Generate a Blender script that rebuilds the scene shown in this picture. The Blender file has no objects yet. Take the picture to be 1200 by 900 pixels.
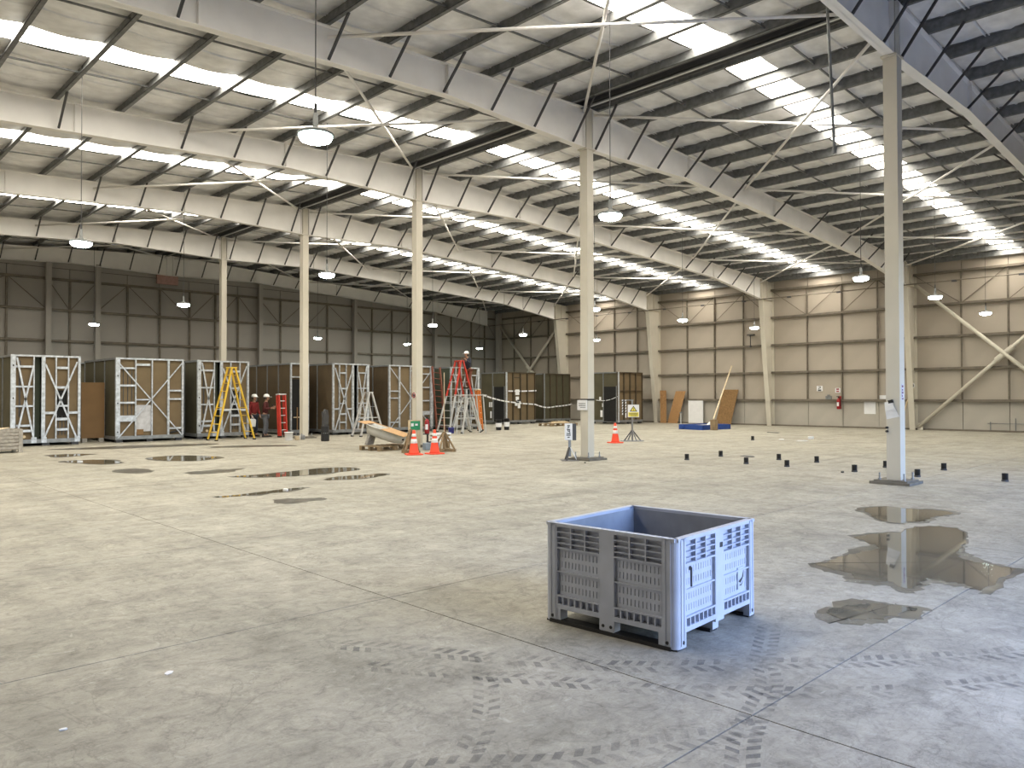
import bpy, bmesh, math, random
from mathutils import Vector, Matrix
random.seed(7)
SC = bpy.context.scene
COL = SC.collection
PI = math.pi
R = math.radians

# ------------------------------------------------------------------ camera
cam_d = bpy.data.cameras.new('camera')
cam_d.sensor_fit = 'HORIZONTAL'; cam_d.sensor_width = 36.0
cam_d.lens = 897.97 / 1200 * 36.0
cam_d.clip_start = 0.05; cam_d.clip_end = 300
cam = bpy.data.objects.new('camera', cam_d); COL.objects.link(cam)
YAW, PITCH, ROLL = 0.7699, 0.0152, -0.0021
fw = Vector((math.sin(YAW)*math.cos(PITCH), math.cos(YAW)*math.cos(PITCH), math.sin(PITCH)))
r0 = Vector((math.cos(YAW), -math.sin(YAW), 0)); u0 = r0.cross(fw)
rt = r0*math.cos(ROLL) + u0*math.sin(ROLL); up = -r0*math.sin(ROLL) + u0*math.cos(ROLL)
cam.matrix_world = Matrix(((rt.x, up.x, -fw.x, 0), (rt.y, up.y, -fw.y, 0), (rt.z, up.z, -fw.z, 1.68), (0, 0, 0, 1)))
SC.camera = cam

# ------------------------------------------------------------------ sky, exposure
SKY_STRENGTH = 1.45
SKYLIGHT_STRENGTH = 22.0
SKY_TINT = (.76, .90, 1.30, 1)
DOORS = [(4.4, 9.2), (14.2, 19.4)]
DOOR_H = 5.2
w = bpy.data.worlds.new('sky'); SC.world = w; w.use_nodes = True
nt = w.node_tree; nt.nodes.clear()
o_ = nt.nodes.new('ShaderNodeOutputWorld'); b_ = nt.nodes.new('ShaderNodeBackground')
s_ = nt.nodes.new('ShaderNodeTexSky'); s_.sky_type = 'NISHITA'; s_.sun_disc = False
s_.sun_elevation = R(48); s_.sun_rotation = R(150); s_.air_density = 1.4; s_.dust_density = 0.6
tint = nt.nodes.new('ShaderNodeMix'); tint.data_type = 'RGBA'; tint.blend_type = 'MULTIPLY'; tint.inputs[0].default_value = 1
tint.inputs[7].default_value = SKY_TINT
nt.links.new(s_.outputs[0], tint.inputs[6]); nt.links.new(tint.outputs[2], b_.inputs[0]); b_.inputs[1].default_value = SKY_STRENGTH
nt.links.new(b_.outputs[0], o_.inputs[0])
for d0, d1 in DOORS:                                   # sky portals standing in the two open doorways
    pl = bpy.data.lights.new('doorway_daylight', 'AREA'); pl.shape = 'RECTANGLE'
    pl.size = d1 - d0; pl.size_y = DOOR_H; pl.cycles.is_portal = True
    plo = bpy.data.objects.new('doorway_daylight', pl); COL.objects.link(plo)
    plo.location = ((d0 + d1)/2, -2.42, DOOR_H/2); plo.rotation_euler = (R(90), 0, 0)
sun = bpy.data.lights.new('sun', 'SUN'); sun.energy = 1.2; sun.angle = R(.6); sun.color = (1, .96, .9)
suno = bpy.data.objects.new('sun', sun); COL.objects.link(suno)   # stands over the yard, along the front wall
suno.rotation_euler = Vector((.75, .12, .65)).to_track_quat('Z', 'Y').to_euler()
SC.view_settings.view_transform = 'Standard'; SC.view_settings.look = 'None'
SC.view_settings.exposure = 0.0; SC.view_settings.gamma = 1.0
SC.view_settings.use_curve_mapping = False
try:
    SC.cycles.use_denoising = True
    SC.cycles.max_bounces = 8; SC.cycles.diffuse_bounces = 5; SC.cycles.glossy_bounces = 3
    SC.cycles.transmission_bounces = 2; SC.cycles.transparent_max_bounces = 8
    SC.cycles.caustics_reflective = False; SC.cycles.caustics_refractive = False
except Exception:
    pass

# ------------------------------------------------------------------ materials
MATS = {}
def mat(name, col, rough=.6, metal=0., var=.12, scale=5., bump=0., spec=.4, world=False, detail=4, stretch=None):
    if name in MATS: return MATS[name]
    m = bpy.data.materials.new(name); m.use_nodes = True
    n = m.node_tree; p = n.nodes['Principled BSDF']
    p.inputs['Roughness'].default_value = rough; p.inputs['Metallic'].default_value = metal
    p.inputs['Specular IOR Level'].default_value = spec
    if world:
        g = n.nodes.new('ShaderNodeNewGeometry'); src = g.outputs['Position']
    else:
        g = n.nodes.new('ShaderNodeTexCoord'); src = g.outputs['Object']
    if stretch:
        mp = n.nodes.new('ShaderNodeMapping'); mp.inputs['Scale'].default_value = stretch
        n.links.new(src, mp.inputs['Vector']); src = mp.outputs['Vector']
    t = n.nodes.new('ShaderNodeTexNoise'); t.inputs['Scale'].default_value = scale; t.inputs['Detail'].default_value = detail
    n.links.new(src, t.inputs['Vector'])
    r = n.nodes.new('ShaderNodeValToRGB'); e = r.color_ramp.elements
    e[0].position = .3; e[1].position = .7
    e[0].color = (*[c*(1-var) for c in col], 1); e[1].color = (*[min(1, c*(1+var)) for c in col], 1)
    n.links.new(t.outputs['Fac'], r.inputs['Fac']); n.links.new(r.outputs['Color'], p.inputs['Base Color'])
    if bump:
        b = n.nodes.new('ShaderNodeBump'); b.inputs['Strength'].default_value = bump; b.inputs['Distance'].default_value = .02
        n.links.new(t.outputs['Fac'], b.inputs['Height']); n.links.new(b.outputs['Normal'], p.inputs['Normal'])
    MATS[name] = m
    return m

def emit(name, col, strength):
    m = bpy.data.materials.new(name); m.use_nodes = True
    n = m.node_tree; p = n.nodes['Principled BSDF']
    p.inputs['Base Color'].default_value = (.8, .8, .8, 1)
    p.inputs['Emission Color'].default_value = (*col, 1); p.inputs['Emission Strength'].default_value = strength
    MATS[name] = m
    return m

def concrete():
    m = bpy.data.materials.new('concrete_floor'); m.use_nodes = True
    n = m.node_tree; p = n.nodes['Principled BSDF']; L = n.links.new
    g = n.nodes.new('ShaderNodeNewGeometry').outputs['Position']
    def noise(scale, detail=6, rough=.6, st=None, dist=0):
        v = g
        if st:
            mp = n.nodes.new('ShaderNodeMapping'); mp.inputs['Scale'].default_value = st[0]; mp.inputs['Rotation'].default_value = (0, 0, st[1])
            L(g, mp.inputs['Vector']); v = mp.outputs['Vector']
        t = n.nodes.new('ShaderNodeTexNoise'); t.inputs['Scale'].default_value = scale; t.inputs['Detail'].default_value = detail
        t.inputs['Roughness'].default_value = rough; t.inputs['Distortion'].default_value = dist
        L(v, t.inputs['Vector']); return t.outputs['Fac']
    def ramp(f, stops):
        r = n.nodes.new('ShaderNodeValToRGB'); e = r.color_ramp.elements
        while len(e) < len(stops): e.new(.5)
        for k, (pos, c) in enumerate(stops):
            e[k].position = pos; e[k].color = (*c, 1) if len(c) == 3 else c
        L(f, r.inputs['Fac']); return r.outputs['Color']
    def mix(a, b, fac, mode='MIX'):
        x = n.nodes.new('ShaderNodeMix'); x.data_type = 'RGBA'; x.blend_type = mode
        if isinstance(fac, float): x.inputs[0].default_value = fac
        else: L(fac, x.inputs[0])
        L(a, x.inputs[6]); L(b, x.inputs[7]); return x.outputs[2]
    G = lambda v: (v, v, v)
    base = ramp(noise(.32, 5, .55), [(.3, (.32, .30, .247)), (.5, (.362, .338, .282)), (.72, (.405, .382, .322))])
    mid = ramp(noise(1.7, 8, .62, None, .6), [(.25, G(.70)), (.5, G(1.0)), (.75, G(1.16))])
    c = mix(base, mid, .8, 'MULTIPLY')
    streak = ramp(noise(1.0, 7, .6, ((1.6, .28, 1), R(38)), .4), [(.3, G(.74)), (.52, G(1.0)), (.75, G(1.12))])
    c = mix(c, streak, .65, 'MULTIPLY')
    streak2 = ramp(noise(1.0, 6, .6, ((.35, 2.2, 1), R(12)), .3), [(.36, G(.76)), (.5, G(1.0)), (.7, G(1.08))])
    c = mix(c, streak2, .55, 'MULTIPLY')
    dirt = ramp(noise(7.5, 10, .74, None, .8), [(.32, G(.58)), (.47, G(.95)), (.53, G(1.02)), (.68, G(1.22))])
    c = mix(c, dirt, .8, 'MULTIPLY')
    crust = ramp(noise(2.6, 10, .76, ((1, .55, 1), R(25)), 1.8), [(.34, G(.72)), (.44, G(1.0)), (1, G(1.03))])
    c = mix(c, crust, .6, 'MULTIPLY')
    patch = ramp(noise(1.9, 12, .70, ((1, .8, 1), R(60)), 1.0), [(.545, G(1.0)), (.56, G(1.10)), (.60, G(1.10)), (.63, G(1.0))])
    c = mix(c, patch, .9, 'MULTIPLY')
    hair = ramp(noise(1.1, 7, .62, None, 1.2), [(.488, G(1)), (.497, G(.66)), (.503, G(.66)), (.512, G(1))])
    c = mix(c, hair, .55, 'MULTIPLY')
    swirl = ramp(noise(3.4, 9, .68, ((.5, 1.3, 1), R(-20)), 2.0), [(.47, G(1)), (.495, G(.74)), (.505, G(.74)), (.53, G(1))])
    c = mix(c, swirl, .5, 'MULTIPLY')
    speck = ramp(noise(30, 6, .7), [(.32, G(.36)), (.39, G(1.0)), (1, G(1.0))])
    c = mix(c, speck, .6, 'MULTIPLY')
    fine = ramp(noise(70, 6, .7), [(.3, G(.86)), (.7, G(1.1))])
    c = mix(c, fine, .7, 'MULTIPLY')
    scuff = ramp(noise(5.5, 8, .7, None, 1.4), [(.60, G(0)), (.70, G(1))])
    pale = n.nodes.new('ShaderNodeRGB'); pale.outputs[0].default_value = (.58, .56, .50, 1)
    sm = n.nodes.new('ShaderNodeMath'); sm.operation = 'MULTIPLY'; sm.inputs[1].default_value = .45
    L(scuff, sm.inputs[0]); c = mix(c, pale.outputs[0], sm.outputs[0])
    L(c, p.inputs['Base Color'])
    rr = ramp(noise(2.3, 5), [(.3, G(.50)), (.7, G(.72))]); L(rr, p.inputs['Roughness'])
    p.inputs['Specular IOR Level'].default_value = .35
    b = n.nodes.new('ShaderNodeBump'); b.inputs['Strength'].default_value = .25; b.inputs['Distance'].default_value = .01
    L(noise(30, 6), b.inputs['Height']); L(b.outputs['Normal'], p.inputs['Normal'])
    MATS['floor'] = m
    return m

def see_through(name, col, alpha, rough=.6, scale=9., least=0.):
    """Flat print on the floor with a worn, patchy cover."""
    m = bpy.data.materials.new(name); m.use_nodes = True
    n = m.node_tree; p = n.nodes['Principled BSDF']
    p.inputs['Base Color'].default_value = (*col, 1); p.inputs['Roughness'].default_value = rough
    g = n.nodes.new('ShaderNodeNewGeometry'); t = n.nodes.new('ShaderNodeTexNoise')
    t.inputs['Scale'].default_value = scale; t.inputs['Detail'].default_value = 6
    n.links.new(g.outputs['Position'], t.inputs['Vector'])
    r = n.nodes.new('ShaderNodeValToRGB'); e = r.color_ramp.elements
    e[0].position = .35; e[0].color = (least, least, least, 1); e[1].position = .65; e[1].color = (alpha, alpha, alpha, 1)
    n.links.new(t.outputs['Fac'], r.inputs['Fac']); n.links.new(r.outputs['Color'], p.inputs['Alpha'])
    MATS[name] = m
    return m

M_floor = concrete()
M_joint = mat('joint_dirt', (.10, .095, .085), .9)
M_white = mat('white_steel_paint', (.88, .86, .84), .45, var=.05, scale=1.5)
M_cream = mat('cream_steel_paint', (.62, .58, .50), .45, var=.05, scale=1.2)
M_purlin = mat('galvanised_purlin', (.18, .185, .19), .45, .3, var=.25, scale=8)
M_girt = mat('girt_steel', (.17, .145, .115), .55, .1, var=.2, scale=4)
M_dark = mat('dark_steel', (.075, .075, .08), .5, .3)
M_foil = mat('foil_blanket', (.84, .84, .85), .42, .1, var=.16, scale=2.2, bump=.35, stretch=(1, 1.2, 1))
M_deck = mat('roof_deck', (.06, .06, .06), .8)
M_wall = mat('wall_lining', (.43, .378, .318), .6, var=.05, scale=.8)
M_wall_low = mat('wall_lining_low', (.45, .415, .365), .6, var=.06, scale=1.2)
M_gable = mat('gable_lining', (.37, .345, .32), .6, var=.05, scale=.8)
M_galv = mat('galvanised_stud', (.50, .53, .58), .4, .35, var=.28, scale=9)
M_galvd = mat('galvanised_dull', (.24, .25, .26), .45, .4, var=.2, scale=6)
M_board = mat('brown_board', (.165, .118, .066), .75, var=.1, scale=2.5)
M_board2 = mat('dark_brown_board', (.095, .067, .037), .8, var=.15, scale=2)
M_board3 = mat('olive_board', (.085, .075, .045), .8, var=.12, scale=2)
M_tan = mat('tan_board', (.215, .125, .055), .75, var=.08, scale=2)
M_osb = mat('chip_board', (.36, .20, .085), .8, var=.45, scale=22, detail=6)
M_osbd = mat('chip_board_dark', (.22, .125, .05), .8, var=.4, scale=18, detail=6)
M_black = mat('black_plastic', (.02, .02, .022), .5)
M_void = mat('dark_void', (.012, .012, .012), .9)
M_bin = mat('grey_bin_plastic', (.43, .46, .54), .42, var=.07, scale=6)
M_binshade = mat('bin_shaded_plastic', (.25, .265, .30), .5, var=.15, scale=5)  # bin plastic darkened so the slots and inside read as shaded
M_yellow = mat('yellow_fibreglass', (.72, .47, .05), .45, var=.12)
M_red = mat('red_fibreglass', (.52, .045, .03), .45, var=.12)
M_redbrown = mat('red_brown_rail', (.16, .05, .03), .5, var=.15)
M_orange = mat('orange_fibreglass', (.62, .19, .04), .5, var=.12)
M_cone = mat('cone_orange', (.85, .075, .03), .5, var=.04)
M_conew = mat('cone_white_band', (.82, .80, .78), .4, var=.04)
M_alu = mat('aluminium', (.70, .71, .72), .35, .5, var=.08)
M_wood = mat('weathered_timber', (.25, .18, .105), .8, var=.3, scale=12, stretch=(1, 1, .2))
M_woodl = mat('pale_timber', (.62, .50, .34), .7, var=.12, scale=8)
M_grywood = mat('grey_timber', (.36, .335, .30), .8, var=.25, scale=10)
M_paper = mat('white_paper', (.80, .80, .82), .6, var=.03)
M_ink = mat('black_ink', (.03, .03, .035), .6)
M_yel = mat('sign_yellow', (.80, .68, .10), .5)
M_green = mat('sign_green', (.03, .26, .12), .5)
M_exred = mat('extinguisher_red', (.30, .012, .016), .3, var=.06)
M_blue = mat('blue_paint', (.02, .06, .26), .45, var=.15)
M_card = mat('brown_card', (.48, .29, .14), .75, var=.08)
M_tub = mat('white_enamel', (.55, .54, .50), .35, var=.08)
M_grout = mat('grout_pad', (.17, .155, .13), .8, var=.2)
M_skin = mat('skin', (.42, .24, .16), .5, var=.04)
M_helmet = mat('white_helmet', (.86, .86, .86), .3, var=.02)
M_maroon = mat('maroon_cloth', (.09, .022, .022), .85)
M_redcl = mat('red_cloth', (.20, .02, .02), .85)
M_jean = mat('grey_denim', (.13, .14, .16), .85, var=.2, scale=20)
M_navy = mat('navy_cloth', (.025, .028, .045), .85)
M_boot = mat('boot_leather', (.03, .025, .02), .6)
M_pink = mat('faded_pink', (.44, .27, .24), .7)
M_green2 = mat('green_sheet', (.055, .065, .045), .7, var=.15, scale=1.5)
M_water = mat('puddle_water', (.15, .135, .10), .03, var=.2, scale=1.2, spec=.6, world=True)
M_damp = see_through('damp_concrete', (.07, .058, .042), .85, .32, 2.2, .45)
M_tyre = see_through('tyre_dust', (.15, .148, .148), .46, .7, 3.5)
E_sky = emit('lit_roof_sheet', (1.0, .93, .79), SKYLIGHT_STRENGTH)
E_lamp = emit('lamp_glow', (.80, 1.0, .93), 60.0)

# ------------------------------------------------------------------ mesh helpers
class MB:
    def __init__(s): s.v = []; s.f = []
    def add(s, vs, fs):
        b = len(s.v); s.v += [tuple(v) for v in vs]; s.f += [tuple(b+i for i in f) for f in fs]; return s
    def box(s, x0, y0, z0, x1, y1, z1):
        return s.add([(x0,y0,z0),(x1,y0,z0),(x1,y1,z0),(x0,y1,z0),(x0,y0,z1),(x1,y0,z1),(x1,y1,z1),(x0,y1,z1)],
                     [(0,3,2,1),(4,5,6,7),(0,1,5,4),(1,2,6,5),(2,3,7,6),(3,0,4,7)])
    def bar(s, p0, p1, w, h, upv=(0,0,1)):
        p0 = Vector(p0); p1 = Vector(p1); d = (p1-p0).normalized(); u = Vector(upv)
        if abs(d.dot(u)) > .99: u = Vector((0,1,0))
        a = d.cross(u).normalized(); b = a.cross(d)
        a *= w/2; b *= h/2
        vs = [p0-a-b, p0+a-b, p0+a+b, p0-a+b, p1-a-b, p1+a-b, p1+a+b, p1-a+b]
        return s.add(vs, [(0,1,2,3),(4,7,6,5),(0,4,5,1),(1,5,6,2),(2,6,7,3),(3,7,4,0)])
    def tube(s, p0, p1, r0, r1=None, n=8):
        r1 = r0 if r1 is None else r1
        p0 = Vector(p0); p1 = Vector(p1); d = (p1-p0).normalized()
        u = Vector((0,0,1)) if abs(d.z) < .95 else Vector((1,0,0))
        a = d.cross(u).normalized(); b = d.cross(a)
        vs = []
        for p, r in ((p0, r0), (p1, r1)):
            for k in range(n):
                t = 2*PI*k/n; vs.append(p + a*(r*math.cos(t)) + b*(r*math.sin(t)))
        fs = [(k, (k+1) % n, n+(k+1) % n, n+k) for k in range(n)] + [tuple(range(n-1, -1, -1)), tuple(range(n, 2*n))]
        return s.add(vs, fs)
    def lathe(s, prof, n=20, c=(0,0,0)):
        vs = []; fs = []
        for r, z in prof:
            for k in range(n):
                t = 2*PI*k/n; vs.append((c[0]+r*math.cos(t), c[1]+r*math.sin(t), c[2]+z))
        for i in range(len(prof)-1):
            for k in range(n):
                fs.append((i*n+k, i*n+(k+1) % n, (i+1)*n+(k+1) % n, (i+1)*n+k))
        fs.append(tuple(range(n-1, -1, -1))); m = (len(prof)-1)*n; fs.append(tuple(range(m, m+n)))
        return s.add(vs, fs)
    def prism(s, pts, axis, a, b):
        """polygon pts (u, v) pushed along axis from a to b; axis y: (x, z); x: (y, z); z: (x, y)"""
        def P(u, v, t): return {'y': (u, t, v), 'x': (t, u, v), 'z': (u, v, t)}[axis]
        n = len(pts); vs = [P(u, v, a) for u, v in pts] + [P(u, v, b) for u, v in pts]
        fs = [(k, (k+1) % n, n+(k+1) % n, n+k) for k in range(n)] + [tuple(range(n-1, -1, -1)), tuple(range(n, 2*n))]
        return s.add(vs, fs)
    def mesh(s, name, m, smooth=False):
        me = bpy.data.meshes.new(name); me.from_pydata(s.v, [], s.f)
        bm = bmesh.new(); bm.from_mesh(me); bmesh.ops.recalc_face_normals(bm, faces=bm.faces)
        bm.to_mesh(me); bm.free()
        if smooth:
            me.polygons.foreach_set('use_smooth', [True]*len(me.polygons))
        me.materials.append(m); me.update()
        return me

def link(name, data, parent=None, loc=(0,0,0), rot=(0,0,0)):
    o = bpy.data.objects.new(name, data); COL.objects.link(o)
    o.location = loc; o.rotation_euler = rot
    if parent is not None: o.parent = parent
    return o
def part(name, mb, m, parent=None, loc=(0,0,0), rot=(0,0,0), smooth=False):
    return link(name, mb.mesh(name, m, smooth), parent, loc, rot)
BOXES = {}
def piece(name, m, parent, x0, y0, z0, x1, y1, z1):
    """A box part; boxes of one size and material share their mesh."""
    s = (round(abs(x1-x0), 3), round(abs(y1-y0), 3), round(abs(z1-z0), 3)); k = (m.name, s)
    if k not in BOXES:
        BOXES[k] = MB().box(-s[0]/2, -s[1]/2, -s[2]/2, s[0]/2, s[1]/2, s[2]/2).mesh(name, m)
    return link(name, BOXES[k], parent, ((x0+x1)/2, (y0+y1)/2, (z0+z1)/2))
def thing(name, label, cat, loc=(0,0,0), rz=0, group=None, rot=None):
    o = link(name, None, None, loc, rot or (0,0,rz)); return tag(o, label, cat, group)
def tag(o, label, cat, group=None, kind=None):
    o['label'] = label; o['category'] = cat
    if group: o['group'] = group
    if kind: o['kind'] = kind
    return o
def struct(name, data=None):
    o = link(name, data); o['kind'] = 'structure'; return o
def copy_tree(o, parent=None):
    c = o.copy(); COL.objects.link(c)
    if parent is not None: c.parent = parent
    for ch in list(o.children): copy_tree(ch, c)
    return c
def bevel(o, wdt=.01, seg=2):
    b = o.modifiers.new('soft_edge', 'BEVEL'); b.width = wdt; b.segments = seg; b.limit_method = 'ANGLE'; return o

# ------------------------------------------------------------------ building dimensions
RX = 15.374                      # ridge / column line
HALF = 24.2
XW = RX + HALF                   # inner girt face of the right wall
XL = RX - HALF
FY = [5.389, 13.027, 20.353, 27.820, 35.485, 42.25]
Y0, Y1 = -2.1, 42.62             # front and far gable planes
SLOPE = .054
def rz(x): return 9.22 - SLOPE*abs(x-RX)          # top of the rafters
def pz(x): return rz(x) + .25                     # top of the purlins
GIRT = [1.408 + 1.51*k for k in range(5)]

# ------------------------------------------------------------------ floor: slabs with open joints
floor = struct('floor', MB().box(XL-1, Y0-9, -.30, XW+1, Y1+1, -.035).mesh('floor', M_joint))
xs = [3.72 + 5.83*k for k in range(-2, 7)]; xs = [XL] + [x for x in xs if XL < x < XW] + [XW+.3]
ys = [2.03 + 3.29*k for k in range(-1, 14)]; ys = [Y0] + [y for y in ys if Y0+.5 < y < Y1-.5] + [Y1+.1]
for a, b in zip(xs, xs[1:]):
    for c, d in zip(ys, ys[1:]):
        g = .005
        piece('slab', M_floor, floor, a+g, c+g, -.035, b-g, d-g, 0)
piece('apron', M_floor, floor, XL, Y0-9, -.035, XW, Y0-.01, -.002)

# ------------------------------------------------------------------ walls
def grid_wall(root, axis, plane, thick, cuts, rows, panel_mats, out):
    """lining panels between the bars; axis: the wall runs along it"""
    for a, b in zip(cuts, cuts[1:]):
        for k, (z0, z1) in enumerate(rows):
            m = panel_mats[0] if k == 0 else panel_mats[1]; g = .012
            if axis == 'y': piece('lining_panel', m, root, plane, a+g, z0+g, plane+thick, b-g, z1-g)
            else: piece('lining_panel', m, root, a+g, plane, z0+g, b-g, plane+thick, z1-g)

# right wall
wall_right = struct('wall_right', MB().box(XW+.24, Y0, 0, XW+.40, Y1+.3, 8.2).mesh('wall_right', M_joint))
bars = []
for a, b in zip([Y0+.1]+FY[:5], FY[:5]+[Y1-.2]):
    bars += [a + (b-a)*t for t in (.25, .5, .75)]
bars[3:6] = [9.04, 10.97, 11.95]; bars[3:6] = [7.25, 9.10, 10.97]; bars[6:9] = [14.72, 16.5, 18.33]; bars[9:12] = [22.05, 23.9, 25.75]; bars[12:15] = [29.45, 31.3, 33.3]
rows = [(0.03, GIRT[0])] + list(zip(GIRT, GIRT[1:])) + [(GIRT[4], 8.12)]
grid_wall(wall_right, 'y', XW+.19, .05, sorted([Y0]+bars+FY[:5]+[Y1]), rows, (M_wall_low, M_wall), 1)
for z in GIRT:
    mb = MB(); mb.box(XW+.02, Y0, z-.055, XW+.19, Y1, z+.055).box(XW, Y0, z-.055, XW+.02, Y1, z-.01)
    part('girt', mb, M_girt, wall_right)
part('base_angle', MB().box(XW+.02, Y0, 0, XW+.19, Y1, .075), M_girt, wall_right)
for y in bars:
    for a, b in zip(GIRT, GIRT[1:]):
        piece('bridging_bar', M_girt, wall_right, XW+.06, y-.032, a+.055, XW+.12, y+.032, b-.055)
def diag_rods(root, pts, z0, z1, fx):
    for k in range(len(pts)-1):
        a, b = (pts[k], pts[k+1])
        if (k // 2) % 2: p, q = fx(a, z0), fx(b, z1)
        else: p, q = fx(a, z1), fx(b, z0)
        part('brace_rod', MB().tube(p, q, .018, n=5), M_girt, root)
diag_rods(wall_right, sorted(bars+FY[:5]), GIRT[3], GIRT[4], lambda y, z: (XW+.1, y, z))
# big tube crosses in the first and last seen bays
for ya, yb in ((FY[1]-.2, FY[0]+.2), (FY[4]+.2, FY[5]-.25)):
    part('brace_tube', MB().tube((XW-.08, ya, .12), (XW-.08, yb, 6.9), .088, n=12), M_cream, wall_right, smooth=True)
    part('brace_tube', MB().tube((XW-.16, ya, 6.9), (XW-.16, yb, .12), .088, n=12), M_cream, wall_right, smooth=True)
    ym = (ya+yb)/2
    part('brace_sleeve', MB().tube((XW-.08, ym-.33*(1 if ya < yb else -1), 3.51-.29), (XW-.08, ym+.33*(1 if ya < yb else -1), 3.51+.29), .135, n=12), M_cream, wall_right)
    part('gusset', MB().box(XW-.10, min(ya, ya+.2*(1 if yb > ya else -1))-.02, .01, XW-.06, max(ya, ya+.2*(1 if yb > ya else -1))+.02, .34), M_cream, wall_right)
# far gable
wall_back = struct('wall_back', MB().box(XL-.3, Y1+.06, 0, XW+.4, Y1+.25, 9.6).mesh('wall_back', M_joint))
gcols = [XL+.3, -3.0, 3.2, 9.69, 11.88, 20.56, 26.98, 33.51, XW]
gb = [-6.9, -4.9, -.9, 1.2, 5.4, 8.01, 10.69, 13.37, 14.99, 16.57, 18.0, 19.32, 21.96, 23.6, 25.12, 28.44, 30.03, 31.6, 35.18, 37.09, 38.4]
cuts = sorted(gb + gcols[1:-1] + [XL, XW])
grid_wall(wall_back, 'x', Y1+.01, .05, cuts, rows[:-1] + [(GIRT[4], 8.0)], (M_gable, M_gable), 1)
part('upper_lining', MB().prism([(XL, 8.02), (XW, 8.02), (XW, pz(XW)), (RX, pz(RX)), (XL, pz(XL))], 'y', Y1+.01, Y1+.06), M_gable, wall_back)
for z in GIRT:
    part('girt', MB().box(XL, Y1-.16, z-.055, XW, Y1+.01, z+.055), M_girt, wall_back)
for x in gb:
    for a, b in zip(GIRT, GIRT[1:]):
        piece('bridging_bar', M_girt, wall_back, x-.045, Y1-.1, a+.055, x+.045, Y1-.04, b-.055)
    piece('bridging_bar', M_girt, wall_back, x-.045, Y1-.1, .05, x+.045, Y1-.04, GIRT[0]-.055)
diag_rods(wall_back, cuts, GIRT[3], GIRT[4], lambda x, z: (x, Y1-.08, z))
for x in gcols[1:-1]:
    mb = MB(); zt = rz(x)-.7
    mb.box(x-.12, Y1-.42, 0, x+.12, Y1-.40, zt).box(x-.12, Y1-.20, 0, x+.12, Y1-.18, zt).box(x-.01, Y1-.41, 0, x+.01, Y1-.19, zt)
    part('mullion', mb, M_gable, wall_back)
# front gable behind the camera with the open doorway, and the unseen left wall
wall_front = struct('wall_front')
ed = [XL-.3] + [v for d in DOORS for v in d] + [XW+.4]
for k in range(0, len(ed), 2): part('lining_panel', MB().box(ed[k], Y0-.2, 0, ed[k+1], Y0, 8.2), M_gable, wall_front)
for d0, d1 in DOORS: part('lining_panel', MB().box(d0, Y0-.2, DOOR_H, d1, Y0, 8.2), M_gable, wall_front)
part('upper_lining', MB().prism([(XL-.3, 8.2), (XW+.4, 8.2), (XW+.4, pz(XW)+.1), (RX, pz(RX)+.1), (XL-.3, pz(XL)+.1)], 'y', Y0-.2, Y0), M_gable, wall_front)
wall_left = struct('wall_left', MB().box(XL-.45, Y0-.2, 0, XL-.2, Y1+.3, 8.3).mesh('wall_left', M_wall))
for k, x in enumerate([v for d in DOORS for v in d]):
    struct('trim_%d' % (k+1), MB().box(x-.12, Y0-.26, 0, x+.12, Y0+.06, DOOR_H).mesh('door_jamb', M_girt))

# ------------------------------------------------------------------ roof
ceiling = struct('ceiling', MB().prism([(XL-.4, pz(XL)+.12), (RX, pz(RX)+.14), (XW+.4, pz(XW)+.12), (XW+.4, pz(XW)+.2), (RX, pz(RX)+.22), (XL-.4, pz(XL)+.2)], 'y', Y0-.2, Y1+.3).mesh('ceiling', M_deck))
PUR_L = [RX-.6-1.42*k for k in range(17)]
PUR_R = [RX+.3+1.41*k for k in range(17)] + [XW-.05]
def purlin(x, sgn):
    mb = MB(); zt = pz(x); zb = zt-.25; t = .012; f = .085
    mb.box(x-t/2, Y0, zb, x+t/2, Y1, zt)
    mb.box(min(x, x+sgn*f), Y0, zb, max(x, x+sgn*f), Y1, zb+t).box(min(x, x-sgn*f), Y0, zt-t, max(x, x-sgn*f), Y1, zt)
    mb.box(min(x+sgn*f, x+sgn*(f-.01)), Y0, zb, max(x+sgn*f, x+sgn*(f-.01)), Y1, zb+.03)
    part('purlin', mb, M_purlin, ceiling)
for x in PUR_L: purlin(x, -1)
for x in PUR_R: purlin(x, 1)
# ridge channel with cable runs
mb = MB()
for x in (RX-.28, RX-.06): mb.box(x-.008, Y0, pz(RX)-.26, x+.008, Y1, pz(RX)-.14)
part('cable_tray', mb, M_dark, ceiling)
for k, x in enumerate((RX-.22, RX-.17, RX-.12)):
    part('conduit', MB().tube((x, Y0, pz(RX)-.30), (x, Y1, pz(RX)-.30), .018+.006*(k % 2), n=6), (M_galvd, M_alu, M_dark)[k], ceiling)
for x, zz in ((RX-.45, .20), (RX+.13, .22)):
    part('conduit', MB().tube((x, Y0, pz(RX)-zz), (x, Y1, pz(RX)-zz), .03, n=6), M_dark, ceiling)
# bridging rods between the purlins
allF = [Y0] + FY[:5] + [Y1]
for a, b in zip(allF, allF[1:]):
    for t in (.30, .75):
        y = a+(b-a)*t
        part('bridging_rod', MB().bar((XL+.3, y, pz(XL+.3)-.13), (PUR_L[0], y, pz(PUR_L[0])-.13), .035, .035), M_purlin, ceiling)
        part('bridging_rod', MB().bar((PUR_R[0], y, pz(PUR_R[0])-.13), (XW-.1, y, pz(XW)-.13), .035, .035), M_purlin, ceiling)
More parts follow.
